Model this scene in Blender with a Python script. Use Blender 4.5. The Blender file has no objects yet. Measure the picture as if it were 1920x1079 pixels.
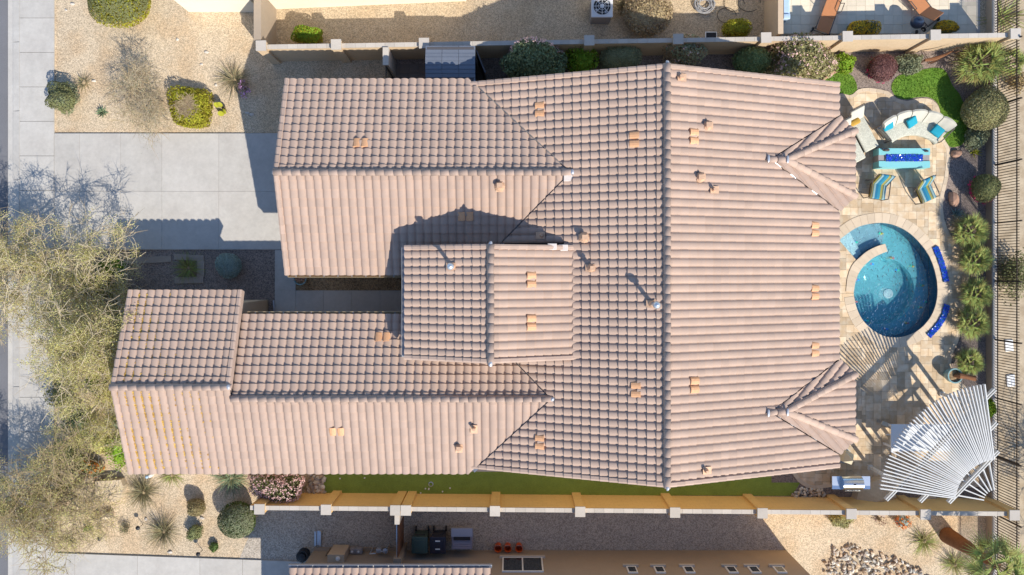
import bpy, bmesh, math, random
import numpy as np
from mathutils import Vector, Matrix
random.seed(7); rng = np.random.default_rng(11)
R = math.radians
scene = bpy.context.scene

# ------------------------------------------------------------------ camera, sky, sun, exposure
F, HC, NX, NY = 1280.0, 30.0, 960.0, 506.0      # lens in photo pixels, drone height, nadir in the photo
cam_d = bpy.data.cameras.new('camera'); cam = bpy.data.objects.new('camera', cam_d)
scene.collection.objects.link(cam); scene.camera = cam
cam.location = (0, 0, HC); cam_d.lens = 24; cam_d.sensor_width = 36
cam_d.shift_y = (NY - 539.5) / 1920.0; cam_d.clip_end = 2000
SUN_DIR = Vector((0.596, -0.803, 0)) * math.cos(R(40)) + Vector((0, 0, math.sin(R(40))))
world = bpy.data.worlds.new('World'); scene.world = world; world.use_nodes = True
wn = world.node_tree.nodes; bg = wn['Background']
sky = wn.new('ShaderNodeTexSky'); sky.sky_type = 'NISHITA'; sky.sun_disc = False
sky.sun_elevation = R(40); sky.sun_rotation = math.atan2(SUN_DIR.x, SUN_DIR.y)
world.node_tree.links.new(sky.outputs[0], bg.inputs[0]); bg.inputs[1].default_value = 0.13; sky.ozone_density = 4.0; sky.dust_density = 0.3
sun_d = bpy.data.lights.new('sun', 'SUN'); sun = bpy.data.objects.new('sun', sun_d)
scene.collection.objects.link(sun); sun_d.energy = 4.0; sun_d.angle = R(0.55); sun_d.color = (1.0, 0.93, 0.82)
sun.rotation_euler = SUN_DIR.to_track_quat('Z', 'Y').to_euler(); sun.location = (30, -40, 40)
scene.view_settings.view_transform = 'Standard'; scene.view_settings.look = 'None'
scene.view_settings.exposure = 0.57; scene.view_settings.gamma = 1.0
scene.render.resolution_x = 1024; scene.render.resolution_y = 575

# ------------------------------------------------------------------ helpers
COL = scene.collection
def P(px, py, z=0.0):
    k = (HC - z) / F
    return Vector(((px - NX) * k, (NY - py) * k, z))
def S(n, z=0.0): return n * (HC - z) / F          # photo pixels to metres at a height
def tag(o, label=None, cat=None, group=None, kind=None):
    if label: o['label'] = label
    if cat: o['category'] = cat
    if group: o['group'] = group
    if kind: o['kind'] = kind
    return o
def thing(name, label, cat, loc=(0, 0, 0), rz=0, group=None):
    o = bpy.data.objects.new(name, None); COL.objects.link(o)
    o.empty_display_size = 0.2; o.location = loc; o.rotation_euler = (0, 0, rz)
    return tag(o, label, cat, group)
def link(name, me, m=None, parent=None):
    o = bpy.data.objects.new(name, me); COL.objects.link(o)
    if m is not None and not me.materials: me.materials.append(m)
    if parent is not None: o.parent = parent
    return o
def copy_tree(o, parent=None):
    c = o.copy(); COL.objects.link(c); c.parent = parent
    for ch in list(o.children): copy_tree(ch, c)
    return c
def np_mesh(name, v, f4):
    """v (n,3) array, f4 (m,4) quads"""
    me = bpy.data.meshes.new(name); n = len(f4)
    me.vertices.add(len(v)); me.vertices.foreach_set('co', np.asarray(v, np.float32).ravel())
    me.loops.add(n * 4); me.loops.foreach_set('vertex_index', np.asarray(f4, np.int32).ravel())
    me.polygons.add(n); me.polygons.foreach_set('loop_start', np.arange(0, n * 4, 4, dtype=np.int32))
    me.update(calc_edges=True); me.validate(); return me

class MB:
    """collects shapes; build() links them as ONE mesh object. Coordinates are world unless the parent is given local=True"""
    def __init__(s): s.v = []; s.f = []
    def add(s, vs, fs):
        b = len(s.v); s.v += [tuple(v) for v in vs]; s.f += [tuple(i + b for i in f) for f in fs]; return s
    def box(s, x0, x1, y0, y1, z0, z1):
        return s.add([(x0,y0,z0),(x1,y0,z0),(x1,y1,z0),(x0,y1,z0),(x0,y0,z1),(x1,y0,z1),(x1,y1,z1),(x0,y1,z1)],
                     [(3,2,1,0),(4,5,6,7),(0,1,5,4),(1,2,6,5),(2,3,7,6),(3,0,4,7)])
    def cbox(s, c, size, rz=0.0, m=None):
        hx, hy, hz = size[0]/2, size[1]/2, size[2]/2
        M = m if m is not None else Matrix.Rotation(rz, 3, 'Z'); c = Vector(c)
        vs = [c + M @ Vector((a*hx, b*hy, d*hz)) for d in (-1,1) for a, b in ((-1,-1),(1,-1),(1,1),(-1,1))]
        return s.add(vs, [(3,2,1,0),(4,5,6,7),(0,1,5,4),(1,2,6,5),(2,3,7,6),(3,0,4,7)])
    def rbox(s, c, size, rz=0.0, r=0.04, m=None, n=3):
        """cushion-like box: rounded in plan and domed at top and bottom"""
        M = m if m is not None else Matrix.Rotation(rz, 3, 'Z'); c = Vector(c)
        hx, hy, hz = size[0]/2, size[1]/2, size[2]/2; r = min(r, hx*.95, hy*.95, hz*.98)
        rings = []
        for k in range(n + 1):
            a = math.pi/2 * k / n; rings.append((r*(1-math.sin(a)), -hz + r*(1-math.cos(a))))
        rings = rings[::-1]; rings = [(q[0], q[1]) for q in rings]
        prof = [(i, z) for i, z in reversed(rings)] + [(i, -z) for i, z in rings]
        vs = []; cnt = 4*(n+1)
        for ins, z in prof:
            for q, (sx, sy) in enumerate(((1,1),(-1,1),(-1,-1),(1,-1))):
                for k in range(n + 1):
                    a = math.pi/2*(q + k/n); rr = max(r - ins, 0.001)
                    vs.append(c + M @ Vector((sx*(hx-r) + rr*math.cos(a), sy*(hy-r) + rr*math.sin(a), z)))
        fs = []
        for j in range(len(prof)-1):
            for i in range(cnt):
                k = (i+1) % cnt; fs.append((j*cnt+i, j*cnt+k, (j+1)*cnt+k, (j+1)*cnt+i))
        fs.append(tuple(reversed(range(cnt)))); fs.append(tuple(range((len(prof)-1)*cnt, len(prof)*cnt)))
        return s.add(vs, fs)
    def prism(s, poly, z0, z1):
        a = sum(poly[i][0]*poly[(i+1) % len(poly)][1] - poly[(i+1) % len(poly)][0]*poly[i][1] for i in range(len(poly)))
        if a < 0: poly = poly[::-1]
        n = len(poly)
        vs = [(p[0], p[1], z0) for p in poly] + [(p[0], p[1], z1) for p in poly]
        return s.add(vs, [tuple(range(n-1, -1, -1)), tuple(range(n, 2*n))] + [(i, (i+1) % n, n+(i+1) % n, n+i) for i in range(n)])
    def tube(s, pts, rad, n=6, caps=True):
        pts = [Vector(p) for p in pts]
        if not hasattr(rad, '__len__'): rad = [rad]*len(pts)
        vs = []; up = None
        for i, p in enumerate(pts):
            d = (pts[min(i+1, len(pts)-1)] - pts[max(i-1, 0)])
            d = d.normalized() if d.length > 1e-9 else Vector((0,0,1))
            if up is None: up = Vector((0,0,1)) if abs(d.z) < .9 else Vector((1,0,0))
            x = d.cross(up); x = x.normalized() if x.length > 1e-6 else d.orthogonal().normalized()
            y = d.cross(x).normalized(); up = -y if up.dot(-y) > 0 else y
            for k in range(n):
                a = 2*math.pi*k/n; vs.append(p + (x*math.cos(a) + y*math.sin(a))*rad[i])
        fs = [(i*n+k, i*n+(k+1) % n, (i+1)*n+(k+1) % n, (i+1)*n+k) for i in range(len(pts)-1) for k in range(n)]
        if caps: fs += [tuple(range(n-1, -1, -1)), tuple(range((len(pts)-1)*n, len(pts)*n))]
        return s.add(vs, fs)
    def lathe(s, prof, c=(0,0,0), n=16, cap=True):
        c = Vector(c); vs = [c + Vector((r*math.cos(2*math.pi*k/n), r*math.sin(2*math.pi*k/n), z)) for r, z in prof for k in range(n)]
        fs = [(i*n+k, i*n+(k+1) % n, (i+1)*n+(k+1) % n, (i+1)*n+k) for i in range(len(prof)-1) for k in range(n)]
        if cap: fs += [tuple(range(n-1, -1, -1)), tuple(range((len(prof)-1)*n, len(prof)*n))]
        return s.add(vs, fs)
    def blob(s, c, r, seed=0, bump=.18, n=2, flat=0.0):
        bm = bmesh.new(); bmesh.ops.create_icosphere(bm, subdivisions=n, radius=1.0); rd = random.Random(seed)
        ph = [(Vector((rd.uniform(-1,1), rd.uniform(-1,1), rd.uniform(-1,1)))*2.6, rd.uniform(0, 6)) for _ in range(5)]
        vs = []
        for v in bm.verts:
            k = 1 + bump*sum(math.sin(q.dot(v.co)*1.3 + h) for q, h in ph)/2.2
            p = Vector((v.co.x*r[0], v.co.y*r[1], v.co.z*r[2]))*k
            if flat and p.z < -flat*r[2]: p.z = -flat*r[2]
            vs.append(Vector(c) + p)
        fs = [tuple(v.index for v in f.verts) for f in bm.faces]; bm.free(); return s.add(vs, fs)
    def build(s, name, m, parent=None, smooth=False, local=False):
        o0 = Vector((0,0,0)) if (parent is None or local) else parent_loc(parent)
        me = bpy.data.meshes.new(name)
        me.from_pydata([(v[0]-o0.x, v[1]-o0.y, v[2]-o0.z) for v in s.v], [], s.f); me.update()
        if smooth:
            me.polygons.foreach_set('use_smooth', [True]*len(me.polygons))
            try: me.set_sharp_from_angle(angle=R(40))
            except Exception: pass
        return link(name, me, m, parent)
def parent_loc(o):
    l = Vector((0,0,0))
    while o is not None: l += o.location; o = o.parent
    return l

# ------------------------------------------------------------------ materials
MATS = {}
def mat(name, col, rough=.85, noise=(), bump=None, island=0, objr=0, hue=0, metal=0, spec=.3, cells=None, trans=0, brick=None, tint=None, coat=0):
    """noise: ((scale, amount), ...) brightness variation; cells: (scale, amount) pebble variation; bump: (scale, strength, dist)
       tint: (scale, colour2, amount) patches of a second colour"""
    m = bpy.data.materials.new(name); m.use_nodes = True; MATS[name] = m
    nt = m.node_tree; N = nt.nodes; L = nt.links; b = N['Principled BSDF']
    b.inputs['Roughness'].default_value = rough; b.inputs['Metallic'].default_value = metal
    b.inputs['Specular IOR Level'].default_value = spec
    if coat: b.inputs['Coat Weight'].default_value = coat
    geo = N.new('ShaderNodeNewGeometry'); acc = None
    def math_(op, a, c):
        n = N.new('ShaderNodeMath'); n.operation = op
        for i, q in enumerate((a, c)):
            if isinstance(q, (int, float)): n.inputs[i].default_value = q
            else: L.new(q, n.inputs[i])
        return n.outputs[0]
    def add(v, amt):
        nonlocal acc
        t = math_('MULTIPLY', math_('SUBTRACT', v, .5), 2*amt)
        acc = t if acc is None else math_('ADD', acc, t)
    for sc, am in noise:
        n = N.new('ShaderNodeTexNoise'); n.inputs['Scale'].default_value = sc; n.inputs['Detail'].default_value = 4
        n.inputs['Roughness'].default_value = .62
        L.new(geo.outputs['Position'], n.inputs['Vector']); add(n.outputs['Fac'], am*1.6)
    vor = None
    if cells:
        vor = N.new('ShaderNodeTexVoronoi'); vor.inputs['Scale'].default_value = cells[0]
        L.new(geo.outputs['Position'], vor.inputs['Vector'])
        sp = N.new('ShaderNodeSeparateColor'); L.new(vor.outputs['Color'], sp.inputs[0]); add(sp.outputs[0], cells[1])
    if island: add(geo.outputs['Random Per Island'], island)
    oi = None
    if objr:
        oi = N.new('ShaderNodeObjectInfo'); add(oi.outputs['Random'], objr)
    src = None
    if tint:
        n = N.new('ShaderNodeTexNoise'); n.inputs['Scale'].default_value = tint[0]; n.inputs['Detail'].default_value = 5
        L.new(geo.outputs['Position'], n.inputs['Vector'])
        r = N.new('ShaderNodeValToRGB'); r.color_ramp.elements[0].position = .45; r.color_ramp.elements[1].position = .62
        L.new(n.outputs['Fac'], r.inputs[0])
        mx = N.new('ShaderNodeMix'); mx.data_type = 'RGBA'; mx.inputs[6].default_value = (*col, 1); mx.inputs[7].default_value = (*tint[1], 1)
        L.new(math_('MULTIPLY', r.outputs[0], tint[2]), mx.inputs[0]); src = mx.outputs[2]
    br = None
    if brick:
        tc = N.new('ShaderNodeTexCoord')
        br = N.new('ShaderNodeTexBrick'); br.inputs['Scale'].default_value = 1
        br.inputs['Brick Width'].default_value = brick[0]; br.inputs['Row Height'].default_value = brick[1]
        br.inputs['Mortar Size'].default_value = brick[2]; br.inputs['Mortar Smooth'].default_value = .2
        sx = N.new('ShaderNodeSeparateXYZ'); L.new(geo.outputs['Position'], sx.inputs[0])
        cb = N.new('ShaderNodeCombineXYZ'); L.new(math_('ADD', sx.outputs[0], sx.outputs[1]), cb.inputs[0]); L.new(sx.outputs[2], cb.inputs[1])
        L.new(cb.outputs[0], br.inputs['Vector'])
        br.inputs['Color1'].default_value = (.5,.5,.5,1); br.inputs['Color2'].default_value = (.62,.62,.62,1); br.inputs['Mortar'].default_value = (.22,.22,.22,1)
        sp = N.new('ShaderNodeSeparateColor'); L.new(br.outputs['Color'], sp.inputs[0]); add(sp.outputs[0], brick[3])
    if acc is not None or src is not None:
        h = N.new('ShaderNodeHueSaturation'); h.inputs['Color'].default_value = (*col, 1)
        if src is not None: L.new(src, h.inputs['Color'])
        if acc is not None: L.new(math_('MAXIMUM', math_('ADD', acc, 1.0), .12), h.inputs['Value'])
        if hue:
            L.new(math_('ADD', math_('MULTIPLY', math_('SUBTRACT', geo.outputs['Random Per Island'], .5), hue), .5), h.inputs['Hue'])
        L.new(h.outputs[0], b.inputs['Base Color'])
    else: b.inputs['Base Color'].default_value = (*col, 1)
    if bump:
        bn = N.new('ShaderNodeBump'); bn.inputs['Strength'].default_value = bump[1]; bn.inputs['Distance'].default_value = bump[2]
        if vor is not None: L.new(vor.outputs['Distance'], bn.inputs['Height']); bn.invert = True
        elif br is not None: L.new(br.outputs['Fac'], bn.inputs['Height']); bn.invert = True
        else:
            n = N.new('ShaderNodeTexNoise'); n.inputs['Scale'].default_value = bump[0]; n.inputs['Detail'].default_value = 5
            L.new(geo.outputs['Position'], n.inputs['Vector']); L.new(n.outputs['Fac'], bn.inputs['Height'])
        L.new(bn.outputs[0], b.inputs['Normal'])
    if trans:
        tr = N.new('ShaderNodeBsdfTranslucent'); ms = N.new('ShaderNodeMixShader'); ms.inputs[0].default_value = trans
        if b.inputs['Base Color'].links: L.new(b.inputs['Base Color'].links[0].from_socket, tr.inputs[0])
        else: tr.inputs[0].default_value = (*col, 1)
        L.new(b.outputs[0], ms.inputs[1]); L.new(tr.outputs[0], ms.inputs[2]); L.new(ms.outputs[0], N['Material Output'].inputs[0])
    return m
M = MATS
mat('tile', (.46,.333,.26), .9, ((3.0,.05),(.35,.05)), (60,.25,.01), island=.045, objr=.045, tint=(1.1,(.42,.305,.242),.45))
mat('ridge', (.465,.338,.265), .9, ((6,.05),), (60,.25,.01), objr=.08)
mat('deck', (.10,.08,.075), .95)
mat('vent', (.66,.36,.19), .6, ((14,.14),), objr=.08)
mat('vent_dark', (.13,.07,.05), .8)
mat('flashing', (.62,.40,.26), .55, ((9,.2),), metal=.2)
mat('galv', (.62,.66,.70), .35, ((9,.12),), metal=.7)
mat('lead', (.42,.44,.48), .45, ((9,.12),), metal=.4)
mat('stucco', (.56,.43,.30), .95, ((1.2,.06),(9,.05)), (35,.4,.01))
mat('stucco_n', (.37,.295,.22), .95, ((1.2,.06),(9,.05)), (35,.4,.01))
mat('cream', (.80,.74,.60), .9, ((1.2,.04),), (35,.3,.01))
mat('blockwall', (.60,.45,.29), .95, ((1.1,.06),(12,.05)), (1,.5,.01), brick=(.4,.2,.012,.12))
mat('blockwall_s', (.80,.53,.22), .95, ((1.1,.06),(12,.05)), (1,.5,.01), brick=(.4,.2,.012,.12))  # golden colour brightened to carry the bounce glow of the shaded face
mat('cap', (.50,.45,.39), .9, ((3,.07),(20,.05)), objr=.08)
mat('fascia', (.70,.50,.25), .7, ((3,.05),))
mat('gutter', (.55,.42,.25), .5, ((3,.05),))
mat('gravel', (.55,.44,.305), .95, ((.30,.10),(1.6,.10),(9,.09),(45,.22)), (1,.45,.025), cells=(30,.34), tint=(.8,(.48,.345,.21),.7))
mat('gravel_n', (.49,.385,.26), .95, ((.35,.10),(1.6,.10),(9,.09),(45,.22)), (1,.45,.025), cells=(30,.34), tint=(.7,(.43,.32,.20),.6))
mat('gravel_shade', (.42,.365,.30), .95, ((.5,.08),(3,.08),(40,.16)), (1,.5,.02), cells=(26,.36))  # same gravel made darker and greyer, building shade put into the colour
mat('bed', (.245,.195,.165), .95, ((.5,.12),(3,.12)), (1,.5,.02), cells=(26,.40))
mat('mulch', (.30,.21,.12), .95, ((1.1,.3),(7,.25)), (30,.7,.03), cells=(24,.4))
mat('desert', (.47,.38,.265), .95, ((.4,.12),(2,.14),(9,.10)), (20,.5,.02), tint=(2.2,(.33,.25,.16),.6))
mat('concrete', (.48,.455,.415), .9, ((.5,.09),(2.2,.09),(8,.07),(30,.05)), (40,.15,.01), objr=.05, tint=(.7,(.45,.42,.38),.5))
mat('asphalt', (.17,.17,.18), .95, ((.6,.1),(25,.12)), (60,.4,.01))
mat('turf', (.135,.26,.03), .9, ((.8,.09),(3,.07),(18,.16)), (70,.8,.02), tint=(.9,(.17,.27,.03),.6))
mat('turf_s', (.24,.33,.06), .9, ((.5,.14),(2.5,.12),(18,.2)), (70,.8,.02))
mat('trav', (.60,.445,.28), .75, ((5,.07),(22,.05)), (25,.15,.006), objr=.26, tint=(3.1,(.68,.57,.42),.75))
mat('trav_stuff', (.60,.445,.28), .75, ((5,.07),(22,.05)), (25,.15,.006), island=.26, tint=(3.1,(.68,.57,.42),.75))
mat('coping', (.62,.50,.36), .7, ((6,.07),), (25,.15,.006), objr=.10)
mat('white', (.80,.79,.76), .55, ((4,.03),))
mat('steel', (.72,.74,.76), .22, ((2,.03),), metal=1)
mat('black', (.025,.025,.028), .5)
mat('dark_metal', (.06,.05,.045), .55)
mat('bronze', (.055,.04,.03), .55)
mat('rust', (.21,.095,.045), .9, ((3,.25),(14,.2)), (30,.4,.02))
mat('bark', (.23,.17,.11), .95, ((5,.2),), (30,.6,.02))
mat('bark_pale', (.50,.42,.29), .9, ((5,.15),))
mat('twig', (.33,.25,.15), .95, ((5,.2),))
mat('rock', (.40,.30,.21), .95, ((2,.2),(9,.12)), (12,.5,.04), objr=.18, island=.3)
mat('river', (.42,.38,.33), .85, ((9,.1),), island=.42)
mat('boulder', (.62,.50,.35), .9, ((2,.1),(9,.08)), (10,.4,.03))
mat('terracotta', (.42,.25,.17), .9, ((4,.15),), (14,.4,.02))
def leaf(name, col, isl=.35, hue=.05, tr=.25, rough=.7): return mat(name, col, rough, (), None, island=isl, hue=hue, trans=tr, spec=.25)
leaf('lf_green', (.12,.17,.045)); leaf('lf_dark', (.13,.165,.08)); leaf('lf_olive', (.20,.205,.085), .3)
leaf('lf_lime', (.22,.33,.025), .3); leaf('lf_yellow', (.34,.31,.03), .35); leaf('lf_grey', (.24,.26,.15), .3)
leaf('lf_blue', (.32,.40,.36), .3); leaf('lf_dry', (.30,.24,.12), .35, .03); leaf('lf_purple', (.20,.095,.09), .4, .03)
leaf('lf_verde', (.62,.56,.23), .38, .05, .45); leaf('lf_palm', (.33,.36,.10), .4, .09); leaf('lf_palmdry', (.36,.26,.12), .35, .04)
leaf('lf_oliv2', (.35,.32,.15), .3); leaf('fl_pink', (.82,.55,.52), .25, .03); leaf('fl_magenta', (.55,.03,.16), .25, .02)
leaf('fl_orange', (.75,.22,.02), .35, .06); leaf('fl_yellow', (.72,.46,.04), .3, .04); leaf('fl_lilac', (.62,.36,.66), .25, .03)
leaf('lf_agave', (.20,.27,.15), .2, .03, .05); leaf('lf_tan', (.42,.32,.19), .3, .03); leaf('lf_litter', (.68,.42,.10), .35, .03)
leaf('lf_grass', (.23,.21,.12), .4, .05)
leaf('lf_ole_lift', (.20,.24,.12)); leaf('lf_olive_lift', (.33,.34,.19), .3); leaf('lf_mid_lift', (.23,.29,.12), .3)  # paler leaf copies, colour lifted to brighten plants standing in house shade
# ------------------------------------------------------------------ ground, roads, paving
def struct(o, label=None):
    o['kind'] = 'structure'
    if label: o['label'] = label
    return o
def pxpoly(pts, z=0.0): return [tuple(P(x, y, z))[:2] for x, y in pts]
def clip_rect(poly, x0, x1, y0, y1):
    for ax, lim, sg in ((0,x0,1),(0,x1,-1),(1,y0,1),(1,y1,-1)):
        out = []
        for i in range(len(poly)):
            a, b = poly[i-1], poly[i]; da, db = sg*(a[ax]-lim), sg*(b[ax]-lim)
            if (da >= 0) != (db >= 0):
                t = da/(da-db); out.append((a[0]+(b[0]-a[0])*t, a[1]+(b[1]-a[1])*t))
            if db >= 0: out.append(b)
        poly = out
        if len(poly) < 3: return []
    return poly
def area(p): return abs(sum(p[i-1][0]*p[i][1]-p[i][0]*p[i-1][1] for i in range(len(p))))/2
def inside(p, x, y):
    c = False
    for i in range(len(p)):
        (x1, y1), (x2, y2) = p[i-1], p[i]
        if (y1 > y) != (y2 > y) and x < (x2-x1)*(y-y1)/(y2-y1)+x1: c = not c
    return c
def smooth_loop(pts, n=4, closed=True):
    out = []; m = len(pts)
    for i in range(m if closed else m-1):
        p0, p1, p2, p3 = (pts[(i+k) % m] if closed else pts[max(0, min(m-1, i+k))] for k in (-1,0,1,2))
        for j in range(n):
            t = j/n; out.append(tuple(.5*((2*p1[q]) + (-p0[q]+p2[q])*t + (2*p0[q]-5*p1[q]+4*p2[q]-p3[q])*t*t + (-p0[q]+3*p1[q]-3*p2[q]+p3[q])*t**3) for q in (0,1)))
    if not closed: out.append(tuple(pts[-1]))
    return out
POOLBOX = (P(1560,0).x, P(1772,0).x, P(0,640).y, P(0,410).y)
def holed(name, m, X0, X1, Y0, Y1, z):
    a, b, c, d = POOLBOX; mb = MB()
    for x0, x1, y0, y1 in ((X0,a,Y0,Y1),(b,X1,Y0,Y1),(a,b,Y0,c),(a,b,d,Y1)):
        mb.add([(x0,y0,z),(x1,y0,z),(x1,y1,z),(x0,y1,z)], [(0,1,2,3)])
    return mb.build(name, m)
def sheet(name, m, poly, z):
    a = sum(poly[i-1][0]*poly[i][1]-poly[i][0]*poly[i-1][1] for i in range(len(poly)))
    if a < 0: poly = poly[::-1]
    return struct(MB().add([(x, y, z) for x, y in poly], [tuple(range(len(poly)))]).build(name, m))
CURBX = P(16,0).x
struct(holed('ground', M['gravel'], CURBX, 160, -160, 160, 0.0))
struct(MB().add([(-160,-160,-.11),(CURBX-.01,-160,-.11),(CURBX-.01,160,-.11),(-160,160,-.11)], [(0,1,2,3)]).build('road', M['asphalt']))
FX = P(1866,0,.45).x                                   # east boundary fence line
NFY = lambda x: 9.23 + (x+10.15)*(9.71-9.23)/30.1      # north wall line
SFY = lambda x: -9.87 - (x+10.15)*.0080                # south wall line
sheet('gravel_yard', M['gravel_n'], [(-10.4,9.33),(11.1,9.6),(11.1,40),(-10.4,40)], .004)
sheet('side_yard_shade_sheet', M['gravel_shade'], [(-10.75,SFY(-11)),(10.4,SFY(12)),(12.0,-12.4),(12.0,-40),(-12.0,-40),(-12.0,-12.75)], .004)  # shade-toned copy of the gravel, ends cut along the house's shadow edge
sheet('desert_ground', M['desert'], [(FX+.1,-150),(160,-150),(160,150),(FX+.1,150)], .006)
# backyard beds with the opening for the pool
struct(holed('planting_bed', M['bed'], -1.0, FX-.02, SFY(10), 9.68, .005))
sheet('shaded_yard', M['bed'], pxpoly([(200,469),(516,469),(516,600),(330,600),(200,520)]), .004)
sheet('courtyard_mulch', M['mulch'], pxpoly([(555,500),(800,500),(800,545),(555,545)]), .006)
sheet('pad', M['bed'], [(-5.3,7.0),(-1.0,7.0),(-1.0,9.3),(-5.3,9.25)], .003)
sheet('artificial_turf_strip', M['turf_s'], pxpoly([(610,840),(1440,840),(1470,885),(1487,893),(1500,906),(1491,920),(1482,930),(612,927),(606,905)]), .010)

# sidewalk along the road: slabs, rolled kerb
sw = struct(MB().box(P(26,0).x, P(103,0).x, -14.2, 13.2, -.05, .02).build('sidewalk', M['concrete']))
y = P(0,35).y + 1.512*2
while y > -14.5:
    MB().box(P(39,0).x, P(103,0).x+.002, y-1.506, y-.012, .02, .075).build('slab', M['concrete'], sw); y -= 1.512
kb = struct(MB().box(CURBX, P(37.8,0).x, -14.2, 13.2, -.12, .03).build('kerb', M['concrete']))
y = 13
while y > -14:
    MB().add([(CURBX-.03,y,-.10),(P(26,0).x,y,.045),(P(38.4,0).x,y,.07),(CURBX-.03,y-3,-.10),(P(26,0).x,y-3,.045),(P(38.4,0).x,y-3,.07)],
             [(0,3,4,1),(1,4,5,2)]).build('kerb_stone', M['concrete'], kb); y -= 3.024
# driveway
xs = [103.6, 151, 228, 305, 411.5, 560]; ys = [251, 359.5, 468]
dw = struct(MB().prism(pxpoly([(103,250),(560,250),(560,468.5),(103,468.5)]), -.05, .02).build('driveway', M['concrete']))
for i in range(5):
    for j in range(2):
        a = P(xs[i], ys[j]); b = P(xs[i+1], ys[j+1])
        MB().box(a.x+.005, b.x-.005, b.y+.005, a.y-.005, .02, .07).build('slab', M['concrete'], dw)
wk = struct(MB().prism(pxpoly([(516,469),(555,469),(555,545),(800,545),(800,586),(516,586)]), -.05, .01).build('walkway', M['concrete']))
for x0, x1, y0, y1 in ((516,555,469,507),(516,555,507,545),(516,555,545,586),(555,607,545.5,586),(607,660,545.5,586),(660,713,545.5,586),(713,770,545.5,586),(770,800,545.5,586)):
    a = P(x0, y0); b = P(x1, y1); MB().box(a.x+.005, b.x-.005, b.y+.005, a.y-.005, .01, .055).build('slab', M['concrete'], wk)
# neighbour's driveway at the bottom left
nd = struct(MB().prism(pxpoly([(103,1036),(566,1052),(566,1300),(103,1300)]), -.05, .02).build('neighbour_driveway', M['concrete']))
for x0, x1 in ((103.5,142),(142,259),(259,376),(376,456),(456,566)):
    f = lambda x: 1036 + (x-103)*16/463
    MB().prism([(q[0], q[1]) for q in pxpoly([(x0+.3,f(x0)+.5),(x1-.3,f(x1)+.5),(x1-.3,1300),(x0+.3,1300)])], .02, .065).build('slab', M['concrete'], nd)
# neighbour's paved terrace at the top right
nt_ = struct(MB().box(P(1449,0).x, FX-.35, 10.35, 13.2, -.04, .008).build('neighbour_terrace', M['concrete']))
mat('paver_pale', (.70,.61,.47), .85, ((5,.08),), objr=.09)
x = P(1449,0).x; k = 0
while x < FX-.7:
    y = 10.36
    while y < 13.1:
        MB().box(x+.004, x+.401, y+.004, y+.401, .008, .04).build('paver', M['paver_pale'], nt_); y += .405
    x += .405
# dark slabs beside the shed
sp_ = struct(MB().box(-5.35, -1.2, 6.9, NFY(-3)-.11, -.04, .006).build('shed_floor', M['bed']))
mat('paver_dark', (.22,.185,.16), .9, ((5,.1),), objr=.1)
for i in range(10):
    for j in range(5):
        x = -5.33+i*.41; y = 6.98+j*.41
        MB().box(x+.004, x+.405, y+.004, y+.405, .006, .035).build('paver', M['paver_dark'], sp_)

# ------------------------------------------------------------------ travertine patio with the pool opening
pool_px = [(1572.5,450.6),(1586,440),(1607,426.5),(1631.6,420),(1655.7,418.5),(1680,424),(1704,437),(1725.5,458),(1742,482),(1753,513),(1757,544.6),(1753,573.5),(1742,597.6),(1723,618),(1699,630),(1675,633),(1653,629),(1631.6,616),(1614.7,597.6),(1604,573.5),(1600,547),(1604,525),(1614.7,503.6),(1634,485.5),(1651,476.5),(1663,472)]
wall_px = [(1658.5,457.5),(1641,463),(1624,472),(1612,482),(1605,488)]
pool_poly = smooth_loop(pxpoly(pool_px), 3, False) + smooth_loop(pxpoly(wall_px), 3, False)
patio_px = [(1567,182),(1576,175.5),(1595.6,180),(1607,169),(1629,165.5),(1664.5,172),(1679,184.5),(1700,190),(1718,185.6),(1740,185.6),(1756,195.6),(1762,211),(1763.5,232),(1767,258),(1779,276),(1780,300),(1776,338),(1769,366),(1767,393),(1772,420),(1782,442),(1797,460),(1810,482),(1816,502),(1817,537),(1807,577),(1800,617),(1797,637),(1787,660),(1782,685),(1788,702),(1806,722),(1832,740),(1846,760),(1850,800),(1850,860),(1850,911),(1760,912),(1640,913),(1559,913),(1535,917),(1515,915),(1497,904),(1485,888)]
edge = smooth_loop(pxpoly(patio_px), 2, False)
xl = 11.4
patio_poly = edge + [(xl, P(0,880).y), (xl, P(0,170).y)]
# keyhole so that pavers are cut round the pool
k0 = min(range(len(edge)), key=lambda i: abs(edge[i][1]-P(0,537).y) + (0 if edge[i][0] > 19 else 99))
j0 = max(range(len(pool_poly)), key=lambda i: pool_poly[i][0])
pp = pool_poly[j0:] + pool_poly[:j0+1]
if (sum(edge[i-1][0]*edge[i][1]-edge[i][0]*edge[i-1][1] for i in range(len(patio_poly)-2)) > 0) == (sum(pp[i-1][0]*pp[i][1]-pp[i][0]*pp[i-1][1] for i in range(len(pp))) > 0): pp = pp[::-1]
key = edge[:k0+1] + pp + edge[k0:] + patio_poly[-2:]
patio = struct(holed('patio', M['bed'], xl, P(1781,0).x, P(0,905).y, P(0,200).y, .012))
U = .172; x0 = xl; y0 = P(0,925).y
nx = int((P(1860,0).x-x0)/U)+2; ny = int((P(0,160).y-y0)/U)+2
used = np.zeros((nx+4, ny+4), bool); pieces = []
rd = random.Random(5)
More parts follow.
